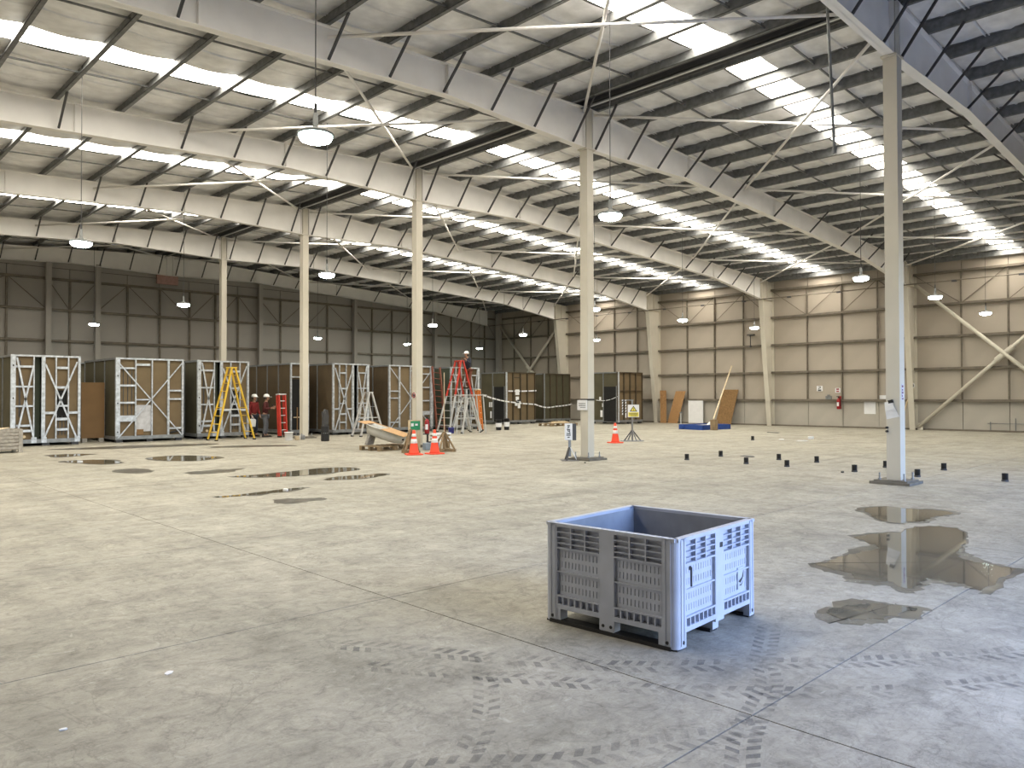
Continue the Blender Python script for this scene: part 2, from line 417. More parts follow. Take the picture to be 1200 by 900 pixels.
# blanket strips and roof lights
SKY = {1: 8.97, 2: 17.42, 3: 24.6, 4: 32.1}     # centre of the roof light in each bay
HW = .45
def blanket(y0, y1, pur, sgn, lo=.06, hi=.06):
    """one run of foil blanket from the ridge to the eave, sagging between purlins"""
    mb = MB(); vs = []; N = 6
    ed = [RX-.02 if sgn < 0 else RX+.02] + pur + ([XL-.2] if sgn < 0 else [XW+.2])
    st = []
    for a, b in zip(ed, ed[1:]):
        sg = .055*random.uniform(.75, 1.25) * (abs(b-a)/1.41)**2
        for k in range(N):
            t = k/N; x = a+(b-a)*t; st.append((x, pz(x)+.012-sg*math.sin(PI*t)))
    st.append((ed[-1], pz(ed[-1])+.012))
    prof = [(0, lo), (.012, -.022), (.03, -.034), (.065, -.008), (.3, -.014), (.5, -.02), (.7, -.014), (.935, -.008), (.97, -.034), (.988, -.022), (1, hi)]
    if lo < 0: prof[:3] = [(0, -.008), (.012, -.008), (.03, -.008)]      # clean edge beside a roof light
    if hi < 0: prof[-3:] = [(.97, -.008), (.988, -.008), (1, -.008)]
    for x, z in st:
        j = random.uniform(-.006, .006)
        for u, dz in prof: vs.append((x, y0+.012+(y1-y0-.024)*u, z+dz+j*math.sin(PI*u)))
    n = len(prof)
    fs = [(i*n+k, i*n+k+1, (i+1)*n+k+1, (i+1)*n+k) for i in range(len(st)-1) for k in range(n-1)]
    mb.add(vs, fs)
    part('foil_blanket', mb, M_foil, ceiling, smooth=True)
winno = 0
for bay, (a, b) in enumerate(zip(allF, allF[1:])):
    if bay in SKY:
        c = SKY[bay]
        spans = [(a, c-HW, 4), (c+HW, b, 4)]
    else:
        spans = [(a, b, 9)]
    for s0, s1, n in spans:
        for k in range(n):
            q0 = s0+(s1-s0)*k/n; q1 = s0+(s1-s0)*(k+1)/n
            lo = -.02 if bay in SKY and abs(q0-SKY[bay]-HW) < .01 else .06; hi = -.02 if bay in SKY and abs(q1-SKY[bay]+HW) < .01 else .06
            blanket(q0, q1, PUR_L, -1, lo, hi); blanket(q0, q1, PUR_R, 1, lo, hi)
    if bay in SKY:
        winno += 1
        wnd = struct('window_%d' % winno)
        for pur, sgn in ((PUR_L, -1), (PUR_R, 1)):
            for p, q in zip(pur, pur[1:]):
                vs = []; 
                for k in range(5):
                    t = k/4; x = p+(q-p)*(.006+.988*t); z = pz(x)+.004-.012*math.sin(PI*t)
                    vs += [(x, c-HW+.01, z), (x, c+HW-.01, z)]
                part('pane', MB().add(vs, [(2*k, 2*k+1, 2*k+3, 2*k+2) for k in range(4)]), E_sky, wnd)

# ------------------------------------------------------------------ portal frames
ORD = ['first', 'second', 'third', 'fourth', 'fifth', 'sixth']
D_KNEE = 23.05
def depth(d):
    if d < 4.7: return 1.08 - (1.08-.70)*d/4.7
    if d < 18.2: return .70
    return .70 + .40*(d-18.2)/(D_KNEE-18.2)
def flange(mb, pts, y, wd, th, below):
    for (x0, z0), (x1, z1) in zip(pts, pts[1:]):
        zz = (-th, 0) if below else (0, th)
        mb.add([(x0, y-wd/2, z0+zz[0]), (x0, y+wd/2, z0+zz[0]), (x1, y+wd/2, z1+zz[0]), (x1, y-wd/2, z1+zz[0]),
                (x0, y-wd/2, z0+zz[1]), (x0, y+wd/2, z0+zz[1]), (x1, y+wd/2, z1+zz[1]), (x1, y-wd/2, z1+zz[1])],
               [(0,1,2,3),(4,7,6,5),(0,4,5,1),(1,5,6,2),(2,6,7,3),(3,7,4,0)])
for i, y in enumerate(FY):
    mb = MB(); ds = [0, 4.7, 18.2, D_KNEE]
    top = [(RX+s*d, rz(RX+s*d)) for s in (-1, 1) for d in (ds[::-1] if s < 0 else ds[1:])]
    bot = [(RX+s*d, rz(RX+s*d)-depth(d)) for s in (-1, 1) for d in (ds[::-1] if s < 0 else ds[1:])]
    mb.prism(top + bot[::-1], 'y', y-.007, y+.007)
    flange(mb, top, y, .20, .018, True); flange(mb, bot, y, .20, .018, False)
    o = part('rafter_beam', mb, M_white)
    tag(o, ['white tapered steel rafter beam on the ridge column that stands by the pipe stubs',
            'white rafter beam over the ridge column with the strapped white notice',
            'white rafter beam over the ridge column with the green board at its foot',
            'white rafter beam over the ridge column next to the white bucket',
            'white rafter beam over the ridge column behind the yellow ladder',
            'white end rafter beam running along the grey gable wall'][i], 'beam', 'roof rafters', 'structure')
    for s in (-1, 1):
        for d in (.16, 4.75, 10.2, 18.3):
            x = RX+s*d; zt = rz(x)-.018; zb = rz(x)-depth(d)+.018
            part('stiffener', MB().box(x-.008, y-.095, zb, x+.008, y+.095, zt), M_white, o)
        pur = PUR_L if s < 0 else PUR_R
        for k, x in enumerate(pur[:-1]):
            if k > 4 and k % 2 == 0 and k < 12: continue
            d = abs(x-RX)
            if d > 22.6: continue
            zb = rz(x)-depth(d)+.05
            part('fly_brace', MB().bar((x, y-.06, zb), (x, y-.78, pz(x)-.24), .045, .045), M_dark, o)
            if i < 5: part('fly_brace', MB().bar((x, y+.06, zb), (x, y+.78, pz(x)-.24), .045, .045), M_dark, o)
# roof bracing tubes in plan crosses, three panels to each slope
def brace(x0, y0, x1, y1, dz=-.14, r=.036):
    part('brace_tube', MB().tube((x0, y0, rz(x0)+dz), (x1, y1, rz(x1)+dz), r, n=8), M_white, ceiling, smooth=True)
def braces(i, x0, x1):
    brace(x0, FY[i+1]-.1, x1, FY[i]+.1); brace(x1, FY[i+1]-.1, x0, FY[i]+.1, -.24)
for i in range(5):
    braces(i, RX-.2, RX-7.75)
    braces(i, RX+.2, RX+8.0)
    braces(i, RX+8.3, RX+16.2)
    braces(i, RX+16.4, RX+22.9)

# ridge columns
COLS = [('cream ridge column with a white sheet taped to it, in front of the pipe stubs', 0),
        ('cream ridge column with a strapped white notice and a bolted base, beside the small sign stand', 1),
        ('cream ridge column with a round red mark, behind the red extinguisher and green board', 2),
        ('cream ridge column beside the white bucket in front of the board-clad narrow module', 3),
        ('cream ridge column rising behind the module with the yellow stepladder', 4)]
for label, i in COLS:
    y = FY[i]; zt = rz(RX)-1.08
    o = part('steel_column', MB().box(-.125, -.125, .075, .125, .125, zt-.03), M_cream, None, (RX, y, 0))
    tag(o, label, 'column', 'ridge columns', 'structure')
    if i == 0: FIRST_COL = o
    part('cap_plate', MB().box(-.19, -.15, zt-.03, .19, .15, zt-.0), M_cream, o)
    part('haunch_post', MB().box(-.11, -.10, zt, .11, .10, rz(RX)-.02), M_cream, o)
    part('base_plate', MB().box(-.30, -.30, .05, .30, .30, .075), M_grout, o)
    part('grout_pad', MB().box(-.36, -.36, 0, .36, .36, .05), M_grout, o)
    for sx in (-.22, .22):
        for sy in (-.22, .22):
            part('anchor_bolt', MB().tube((sx, sy, .07), (sx, sy, .21), .016, n=6).tube((sx, sy, .075), (sx, sy, .105), .032, n=6), M_galvd, o)
# tapered columns of the right wall
for i, label in ((1, 'tapered cream wall column with a round sign and lettering, at the foot of the big wall brace'),
                 (2, 'tapered cream wall column between the blue platform and the wall extinguisher'),
                 (3, 'tapered cream wall column with leaning chipboard sheets at its foot'),
                 (4, 'tapered cream wall column rising behind the board-clad modules')):
    y = FY[i]; xo = XW+.16
    inn = [(XW-.24, 0), (RX+D_KNEE+.03, 7.0), (RX+D_KNEE+.03, rz(RX+D_KNEE)-.02)]
    mb = MB(); mb.prism(inn + [(xo, rz(xo)-.02), (xo, 0)], 'y', y-.008, y+.008)
    for (x0, z0), (x1, z1) in zip(inn, inn[1:]):
        mb.add([(x0, y-.125, z0), (x0+.02, y-.125, z0), (x1+.02, y-.125, z1), (x1, y-.125, z1), (x0, y+.125, z0), (x0+.02, y+.125, z0), (x1+.02, y+.125, z1), (x1, y+.125, z1)],
               [(0,1,2,3),(4,7,6,5),(0,4,5,1),(1,5,6,2),(2,6,7,3),(3,7,4,0)])
    mb.box(xo-.02, y-.125, 0, xo, y+.125, rz(xo)-.02)
    o = part('wall_column', mb, M_cream); tag(o, label, 'column', 'right wall columns', 'structure')
    zk = rz(RX+D_KNEE)-1.1
    part('stiffener', MB().box(RX+D_KNEE+.05, y-.12, zk, xo-.03, y+.12, zk+.016), M_cream, o)
    part('stiffener', MB().box(XW-.5, y-.11, 7.0, XW-.48, y+.11, 7.9), M_cream, o)
o = part('wall_column', MB().box(XW-.3, FY[5]-.35, 0, XW+.0, FY[5]+.05, rz(XW)-.1), M_gable)
tag(o, 'grey corner column where the gable wall meets the pale side wall', 'column', None, 'structure')

# ------------------------------------------------------------------ pallet bin
def make_bin():
    root = thing('pallet_bin', 'large pale grey slotted plastic pallet bin alone on the bare concrete', 'bin', (4.817, 3.453, 0), R(3.8))
    W, L, H = .59, .56, .735      # half sizes
    t = .03
    def side(n, w, ax):
        """one side in (u along, z, depth outward 0 = outer face) coordinates, then turned"""
        mb = MB()
        def B(u0, u1, z0, z1, d0, d1):   # d: distance inward from the outer face
            if ax == 'x-': mb.box(-W+d0, u0, z0, -W+d1, u1, z1)
            if ax == 'x+': mb.box(W-d1, u0, z0, W-d0, u1, z1)
            if ax == 'y-': mb.box(u0, -L+d0, z0, u1, -L+d1, z1)
            if ax == 'y+': mb.box(u0, L-d1, z0, u1, L-d0, z1)
        cp, mid = .115, .062
        bays = [(-w+cp, -mid), (mid, w-cp)]
        B(-w+.02, w-.02, H-.022, H, 0, t+.02)                  # rim
        foot = .03 if ax[0] == 'x' else .085
        B(-mid, mid, foot, H-.022, 0, .045)                    # middle post
        for a, b in bays:
            B(a, b, .56, H-.02, .034, .044)                    # back of the pocket grid
            for k in range(4): B(a, b, .713-.0405*k-.004, .713-.0405*k+.003, .002, .036)
            B(a, b, .548, .560, 0, .044)
            for k in range(1, 3):
                u = a+(b-a)*k/3; B(u-.006, u+.006, .55, H-.02, .0, .036)
            # slotted panel, four rows of slots
            B(a, a+.02, .205, .55, .02, .03); B(b-.02, b, .205, .55, .02, .03)
            zr = [(.485, .53), (.41, .455), (.31, .355), (.235, .28)]
            zs = [.55] + [v for r in zr for v in (r[1], r[0])] + [.205]
            for k in range(0, len(zs), 2): B(a, b, zs[k+1], zs[k], .02, .03)
            ns = 11; pitch = (b-a-.04)/ns
            for r in zr:
                for k in range(ns+1):
                    u = a+.02+pitch*k; B(max(a, u-pitch*.405), min(b, u+pitch*.405), r[0], r[1], .02, .03)
            B(a, b, .376, .386, .004, .03)                     # cross rib
            B(a, b, .196, .208, 0, .04); B(a, b, .108, .142, 0, .04)
            for k in range(8):
                u = a+(b-a)*k/7; B(max(a, u-.006), min(b, u+.006), .14, .2, .0, .034)
            B(a, b, .14, .2, .034, .042)
        o = part('side_wall', mb, M_bin, root)
        return o
    side(0, L, 'x-'); side(1, L, 'x+'); side(2, W, 'y-'); side(3, W, 'y+')
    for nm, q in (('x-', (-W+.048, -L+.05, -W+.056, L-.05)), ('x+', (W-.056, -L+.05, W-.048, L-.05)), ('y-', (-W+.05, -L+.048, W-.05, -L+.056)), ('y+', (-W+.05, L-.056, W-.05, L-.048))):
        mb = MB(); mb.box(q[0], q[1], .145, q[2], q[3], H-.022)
        part('inner_wall', mb, M_binshade, root)  # liner behind the slots, its dark colour paints their shade
    for sx in (-1, 1):
        for sy in (-1, 1):
            mb = MB()
            r = .05; pts = []
            cx, cy = sx*(W-r), sy*(L-r)
            arc = [(cx+sx*r*math.cos(a), cy+sy*r*math.sin(a)) for a in [k*PI/2/6 for k in range(7)]]
            poly = [(sx*(W-.0), sy*(L-.115))] + arc + [(sx*(W-.115), sy*L), (sx*(W-.115), sy*(L-.05)), (sx*(W-.05), sy*(L-.05)), (sx*(W-.05), sy*(L-.115))]
            mb.prism(poly, 'z', 0.012, H-.002)
            for d in (.095, .055):                              # raised ribs on the post faces
                mb.box(sx*W-.004 if sx > 0 else -W-.004, sy*(L-d)-.008, .03, sx*W+.004 if sx > 0 else -W+.004, sy*(L-d)+.008, H-.01)
                mb.box(sx*(W-d)-.008, sy*L-.004, .03, sx*(W-d)+.008, sy*L+.004, H-.01)
            p = part('corner_post', mb, M_bin, root)
            part('foot_pad', MB().prism([(sx*(W-.11), sy*(L-.11)), (sx*(W-.01), sy*(L-.11)), (sx*(W-.01), sy*(L-.01)), (sx*(W-.11), sy*(L-.01))], 'z', 0, .013), M_black, p)
            part('bolt_hole', MB().tube((sx*(W-.075), sy*L-.006, .05), (sx*(W-.075), sy*L+.006, .05), .012, n=10), M_black, p)
            part('bolt_hole', MB().tube((sx*W-.006, sy*(L-.075), .05), (sx*W+.006, sy*(L-.075), .05), .012, n=10), M_black, p)
    part('base', MB().box(-W+.03, -L+.03, .12, W-.03, L-.03, .145), M_binshade, root)
    for x in (-W+.045, 0, W-.045):
        part('shaded_runner', MB().box(x-.05, -L+.05, .0, x+.05, L-.05, .026), M_black, root)  # black skids, their colour also paints the shadow under the bin
        for y in (-L+.09, 0, L-.09):
            part('block', MB().box(x-.042, y-.055, .02, x+.042, y+.055, .125), M_bin, root)
    # marks on the front side face
    part('bolt_hole', MB().box(.005, -L-.003, .60, .045, -L+.004, .635), M_black, root)
    for y in (.03, -.035): part('bolt_hole', MB().tube((-W-.003, y, .062), (-W+.004, y, .062), .012, n=10), M_black, root)
    lg = MB(); lg.box(-W+.21, -L+.012, .39, -W+.222, -L+.02, .52).box(-W+.195, -L+.012, .505, -W+.205, -L+.02, .53)
    part('moulded_mark', lg, M_ink, root)
    part('moulded_plate', MB().box(.31, -L+.012, .24, .42, -L+.02, .40), M_bin, root)
    sw = MB()
    sw.add([(.315, -L+.010, .30), (.375, -L+.010, .325), (.405, -L+.010, .385), (.395, -L+.010, .325), (.35, -L+.010, .285)], [(0, 1, 2, 3, 4)])
    sw.add([(.32, -L+.010, .27), (.36, -L+.010, .275), (.40, -L+.010, .30), (.36, -L+.010, .262)], [(0, 1, 2, 3)])
    part('moulded_mark', sw, M_ink, root)
    return root
make_bin()

# ------------------------------------------------------------------ framed modules along the gable
def module(label, x, y, w, d, studs, nogs, braces_, mirror=False, h=3.1, bm=M_board, sm=M_board2, side_door=None, recess=None, extra=None, wide=.14, fm=None, group='framed modules along the gable'):
    """front faces -y; x, y: front left corner"""
    fm = fm or M_galv
    root = thing('framed_module', label, 'module', (x, y, 0), 0, group)
    mx = (lambda a: w-a) if mirror else (lambda a: a)
    def bx(name, m, x0, y0, z0, x1, y1, z1):
        a, b = sorted((mx(x0), mx(x1))); return piece(name, m, root, a, y0, z0, b, y1, z1)
    zb, zt = .10, h
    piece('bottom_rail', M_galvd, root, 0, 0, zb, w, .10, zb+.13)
    piece('top_rail', fm, root, 0, 0, zt-.06, w, .10, zt)
    for a, b in studs: bx('stud', fm, a, .0, zb+.13, b, .09, zt-.06)
    edges = sorted(studs)
    for (a0, a1), (b0, b1) in zip(edges, edges[1:]):
        if recess and a1 <= recess[0]+.01 and b0 >= recess[1]-.01:
            bx('recess_panel', M_green2, a1, .25, zb+.1, b0, .28, zt-.06); continue
        bx('board', bm, a1-.01, .085, zb+.1, b0+.01, .115, zt-.05)
    for a, b, z, th in nogs: bx('nogging', fm, a, .01, z-th/2, b, .07, z+th/2)
    for (a, z0, b, z1) in braces_:
        part('diagonal_strap', MB().bar((mx(a), -.012, z0), (mx(b), -.012, z1), .012, .055, (0, 1, 0)) if False else MB().prism([(mx(a)-.028, z0), (mx(a)+.028, z0), (mx(b)+.028, z1), (mx(b)-.028, z1)], 'y', -.02, -.008), fm, root)
    # left, right and rear faces, lid, packers
    nb = max(2, round(d/1.2))
    for k in range(nb):
        y0 = .12+(d-.12)*k/nb; y1 = .12+(d-.12)*(k+1)/nb
        if side_door and side_door[0] <= (y0+y1)/2-.12 <= side_door[1]: pass
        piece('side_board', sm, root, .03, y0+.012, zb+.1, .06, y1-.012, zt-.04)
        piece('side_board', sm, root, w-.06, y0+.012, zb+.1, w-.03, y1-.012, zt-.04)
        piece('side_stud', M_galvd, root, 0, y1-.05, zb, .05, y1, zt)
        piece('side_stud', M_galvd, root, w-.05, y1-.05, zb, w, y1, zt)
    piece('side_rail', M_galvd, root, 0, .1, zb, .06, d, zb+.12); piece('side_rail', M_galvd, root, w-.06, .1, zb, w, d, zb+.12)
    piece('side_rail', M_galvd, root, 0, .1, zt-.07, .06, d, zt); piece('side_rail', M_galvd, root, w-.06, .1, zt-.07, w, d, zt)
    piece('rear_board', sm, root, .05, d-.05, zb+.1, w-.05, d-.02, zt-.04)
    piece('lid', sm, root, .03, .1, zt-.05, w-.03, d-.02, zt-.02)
    piece('deck', M_galvd, root, .02, .1, zb, w-.02, d, zb+.06)
    for a in (.15, w/2, w-.15):
        for b in (.12, d-.2): piece('packer', M_dark, root, a-.11, b-.05, 0, a+.11, b+.1, zb)  # packers coloured dark to paint the shade in the gap underneath
    if extra: extra(root, mx, bx)
    return root

A_st = [(0, .14), (.655, .69), (.90, 1.01), (1.32, 1.36), (1.70, 1.74), (2.02, 2.10)]
A_ng = [(.14, .655, 2.70, .07), (.14, .655, 2.02, .06), (.14, .655, 1.36, .06), (.17, .6, .70, .07), (.17, .62, .52, .08),
        (1.36, 1.70, 2.68, .08), (1.36, 1.70, 2.0, .08), (1.36, 1.70, 1.36, .06), (1.36, 1.70, .90, .09), (1.36, 1.70, .54, .08),
        (1.01, 1.32, 1.12, .08), (1.74, 2.02, 1.12, .08)]
A_br = [(.17, 3.0, .68, .2), (.66, 2.75, .16, .3), (1.01, 2.8, 1.99, .2), (1.99, 2.9, .96, .2)]
def A_extra(root, mx, bx):
    for a in (.24, .27): bx('pipe', M_dark, a, .06, 1.0, a+.02, .084, 2.9)
    for a in (1.42, 1.53, 1.63): bx('pipe', M_dark, a, .06, .35, a+.02, .084, 1.0)
    bx('dark_lining', M_void, 1.37, .075, .85, 1.69, .084, 1.9)
    part('pipe_collar', MB().tube((mx(.40), .05, .32), (mx(.40), .09, .32), .05, n=12), M_woodl, root)
    for a in (.68, .98, 2.0): bx('corner_plate', M_galv, a-.08, -.006, .1, a+.08, 0, .3)
    for z in (.5, 1.6, 2.7): bx('knockout_hole', M_black, .05, -.004, z, .09, 0, z+.06)
B_st = [(0, .15), (.67, .71), (1.25, 1.29), (1.83, 1.90), (2.36, 2.43)]
B_ng = [(.15, .67, 2.72, .06), (.15, .67, 2.08, .07), (.15, .67, 1.45, .07), (.12, .69, .87, .22), (.71, 1.2, 2.86, .08), (.71, 1.2, 1.56, .05),
        (1.9, 2.36, 1.90, .06), (1.9, 2.36, 1.58, .06), (1.9, 2.36, .47, .07)]
B_br = [(.12, 2.88, 2.38, .18), (2.38, 2.98, .08, .16)]
def B_extra(root, mx, bx):
    for a in (.27, .42, .56): bx('pipe', M_dark, a, .06, 1.0, a+.018, .084, 2.75)
    bx('white_sheet', mat('white_wrap', (.50, .50, .53), .5, var=.18, scale=6), .70, .055, .38, 1.26, .07, 1.36)
    bx('board_offcut', M_tan, .74, .045, .26, .98, .055, .46)
    part('pipe_bend', MB().tube((mx(1.95), .03, .30), (mx(2.3), .03, .38), .03, n=8), M_black, root)
    for z in (.35, 1.4, 2.4): bx('knockout_hole', M_black, .05, -.004, z, .09, 0, z+.06)
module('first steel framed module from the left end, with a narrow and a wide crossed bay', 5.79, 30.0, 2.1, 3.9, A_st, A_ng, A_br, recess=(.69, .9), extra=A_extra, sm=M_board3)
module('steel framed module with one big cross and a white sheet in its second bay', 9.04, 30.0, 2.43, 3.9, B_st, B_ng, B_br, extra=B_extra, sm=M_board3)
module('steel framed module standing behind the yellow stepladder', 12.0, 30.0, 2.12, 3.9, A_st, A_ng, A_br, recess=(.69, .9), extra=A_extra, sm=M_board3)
def n_extra(root, mx, bx):
    bx('bay_shade', M_void, .1, .06, .25, .66, .083, 2.4)  # near-black sheet painting the shade inside the open bay
    bx('pipe', M_woodl, .15, .03, .75, .5, .06, .79); bx('pipe', M_woodl, .46, .03, .75, .5, .06, 1.15)
    bx('batten', M_tan, .3, .02, .2, .34, .05, 1.2)
module('narrow board-clad module behind the cream column and white bucket', 15.96, 30.0, .86, 4.3, [(0, .05), (.78, .86)], [(.05, .78, 2.5, .05)], [], bm=M_board2, sm=M_board2, extra=n_extra)
module('steel framed module beside the aluminium stepladder, wide crossed bay first', 17.4, 29.0, 1.84, 3.9,
       [(a*1.84/2.1, b*1.84/2.1) for a, b in A_st], [(a*1.84/2.1, b*1.84/2.1, z, t*.8) for a, b, z, t in A_ng], [(a*1.84/2.1, z0, b*1.84/2.1, z1) for a, z0, b, z1 in A_br], mirror=True, recess=(.60, .79), bm=M_board, sm=M_board2)
module('steel framed module with one big cross, partly behind the column with the round red mark', 20.31, 29.0, 2.54, 3.9,
       [(a*1.045, b*1.045) for a, b in B_st], [(a*1.045, b*1.045, z, t*.8) for a, b, z, t in B_ng], [(a*1.045, z0, b*1.045, z1) for a, z0, b, z1 in B_br], mirror=True, bm=M_board, sm=M_board2)
module('steel framed module with greenish sides behind the tall red ladder', 23.95, 29.0, 1.88, 3.9,
       [(a*1.88/2.1, b*1.88/2.1) for a, b in A_st], [(a*1.88/2.1, b*1.88/2.1, z, t*.7) for a, b, z, t in A_ng], [(a*1.88/2.1, z0, b*1.88/2.1, z1) for a, z0, b, z1 in A_br], mirror=True, recess=(.61, .81), bm=M_board2, sm=M_green2)
def clad_extra(dy0, dy1, notes):
    def f(root, mx, bx):
        piece('door_shade', M_void, root, -.012, dy0, .14, .03, dy1, 2.2)  # near-black panel on the side face, painting the doorway's inner shade
        piece('door_jamb', M_galvd, root, -.02, dy0-.05, .1, .0, dy0, 2.25)
        piece('door_jamb', M_galvd, root, -.02, dy1, .1, .0, dy1+.05, 2.25)
        for a, z, ww, hh in notes: piece('paper_notice', M_paper, root, -.02, a, z, -.001, a+ww, z+hh)
    return f
C_st = [(0, .16), (.62, .68), (1.22, 1.29), (1.80, 1.86), (2.46, 2.50)]
C = dict(h=3.06, bm=M_board, sm=M_board3, fm=mat('board_batten', (.07, .052, .032), .7), group='board-clad modules near the side wall')
r1 = module('board-clad module with a dark doorway, nearest the orange folded ladder', 30.8, 32.3, 2.53, 2.2, C_st, [(.16, 2.46, 1.95, .05), (.68, 1.22, 2.75, .04)], [], extra=clad_extra(.12, .99, [(1.15, 1.0, .10, .3), (1.32, 1.0, .10, .3), (1.2, .35, .12, .4)]), **C)
r2 = module('board-clad module between the other two, partly behind the column with the notice', 34.54, 32.8, 2.5, 2.2, C_st, [(.16, 2.46, 1.0, .03)], [], bm=M_board3, **{k: v for k, v in C.items() if k != 'bm'})
r3 = module('board-clad module with a dark doorway, behind the yellow warning sign', 35.56, 27.8, 2.42, 2.15, [(a*.968, b*.968) for a, b in C_st], [(.16, 2.3, 1.95, .03)], [], extra=clad_extra(.13, 1.05, [(1.25, 1.35, .14, .25), (1.12, 1.0, .05, .22), (1.15, .4, .16, .4)]), **C)
for r_ in (r1, r3): piece('corner_stud', M_galv, r_, -.004, -.012, .1, .13, 0, 3.06)
piece('corner_stud', M_galvd, r2, 0, -.012, .1, .12, 0, 3.06)
module('dark module seen in the gap behind the tan upright board', 8.0, 35.2, 2.6, 2.4, A_st[:3]+[(2.5, 2.6)], [], [], bm=M_board3, sm=M_board3, fm=M_galvd)
o = part('tan_board', MB().box(-.39, -.02, .0, .39, .02, 2.05), M_tan, None, (8.56, 31.0, .15), (0, 0, 0))
tag(o, 'tall tan board standing upright between the first two framed modules', 'board')
part('packer', MB().box(-.36, -.06, -.15, -.2, .06, 0).box(.2, -.06, -.15, .36, .06, 0), M_grywood, o)

# ------------------------------------------------------------------ ladders
def stepladder(name, label, loc, rotz, h, splay, wb, wt, m, steps, tread=None, low=None, capm=None, treads_both=False):
    root = thing(name, label, 'ladder', loc, rotz)
    tread = tread or m
    s = splay/2
    for sx in (-1, 1):
        for sy in (-1, 1):
            p0 = Vector((sx*s, sy*wb/2, .03)); p1 = Vector((sx*.07, sy*wt/2, h-.04))
            if low:
                pm = p0 + (p1-p0)*low[0]
                part('lower_rail', MB().bar(p0, pm, .05, .075, (0, 1, 0)), low[1], root)
                part('rail', MB().bar(pm, p1, .05, .08, (0, 1, 0)), m, root)
            else:
                part('rail', MB().bar(p0, p1, .045, .08, (0, 1, 0)), m, root)
            part('foot', MB().box(p0.x-.05, p0.y-.04, 0, p0.x+.05, p0.y+.04, .05), M_black, root)
    for k in range(1, steps+1):
        t = k/(steps+1); x = -s+(s-.07)*t; wd = wb+(wt-wb)*t; z = h*t
        part('step', MB().box(x-.045, -wd/2, z-.012, x+.045, wd/2, z+.012), tread, root)
        if treads_both or k % 2 == 0:
            part('rear_rung', MB().box(-x-.015, -wd/2, z-.012, -x+.015, wd/2, z+.012), tread, root)
    part('top_cap', MB().box(-.13, -wt/2-.03, h-.04, .13, wt/2+.03, h), capm or m, root)
    for sy in (-1, 1):
        t = .42; wd = wb+(wt-wb)*t; x = s-(s-.07)*t
        part('spreader', MB().bar((-x, sy*wd/2, h*t), (x, sy*wd/2, h*t), .012, .03), M_alu, root)
    return root
def folded_ladder(label, loc, rotz, h, wd, m, tilt, rungs=6, rungm=None, dp=.12, rot=None):
    root = thing('folded_ladder', label, 'ladder', loc, rotz, None, rot or (R(tilt), 0, rotz))
    for sx in (-1, 1):
        for y in (-dp/2, dp/2):
            part('rail', MB().box(sx*wd/2-.03, y-.035, .05, sx*wd/2+.03, y+.035, h), m, root)
            part('foot', MB().box(sx*wd/2-.04, y-.045, 0, sx*wd/2+.04, y+.045, .06), M_black, root)
    for k in range(1, rungs+1):
        z = h*k/(rungs+1)
        part('step', MB().box(-wd/2, -dp/2-.02, z-.015, wd/2, -dp/2+.03, z+.015), rungm or m, root)
    part('top_cap', MB().box(-wd/2-.04, -dp/2-.04, h-.05, wd/2+.04, dp/2+.04, h), rungm or m, root)
    return root
stepladder('yellow_stepladder', 'tall yellow stepladder standing open in front of a framed module', (12.8, 28.75, 0), 0, 2.8, 1.5, .78, .36, M_yellow, 8, M_yellow, treads_both=True)
stepladder('aluminium_stepladder', 'short bare aluminium stepladder behind the bathtub', (18.05, 27.3, 0), R(8), 1.85, 1.25, .55, .32, M_alu, 5)
stepladder('red_stepladder', 'very tall red topped stepladder that the worker stands on', (23.1, 27.35, 0), R(-4), 3.32, 1.85, .95, .42, M_red, 9, M_alu, low=(.50, M_alu), treads_both=True)
stepladder('aluminium_steps', 'small aluminium steps under the tall red ladder', (22.75, 26.45, 0), R(4), 1.6, 1.15, .6, .34, M_alu, 4, treads_both=True)
root = thing('trestle_frame', 'aluminium trestle frame with a level top bar beside the red ladder', 'trestle', (22.35, 25.7, 0))
for x0, x1 in ((-.62, -.5), (.72, .55)):
    for y in (-.22, .22): part('leg', MB().bar((x0, y, 0), (x1, y, 1.7), .04, .04, (0, 1, 0)), M_alu, root)
part('top_bar', MB().box(-.75, -.24, 1.69, .75, .24, 1.73), M_alu, root)
for z in (.35, .8, 1.25): part('rung', MB().box(-.58+.03*z, -.2, z-.015, -.54+.03*z, .2, z+.015), M_alu, root)
folded_ladder('red folded stepladder upright against the narrow board-clad module', (15.1, 29.05, 0), R(10), 1.78, .30, M_red, -4, 5, M_alu)
folded_ladder('narrow orange folded ladder upright beside the doorway module', (24.42, 27.35, 0), R(15), 2.0, .17, M_orange, -5, 6, M_woodl)
root = thing('leaning_ladder', 'dark red-brown extension ladder leaning back beside the tall red ladder', 'ladder', (22.62, 28.12, 0), 0, None, (R(-13), R(5), 0))
for sx in (-.24, .24): part('rail', MB().box(sx-.03, -.045, 0, sx+.03, .045, 3.15), M_redbrown, root)
for k in range(10): part('rung', MB().tube((-.24, 0, .25+.29*k), (.24, 0, .25+.29*k), .018, n=6), M_redbrown, root)

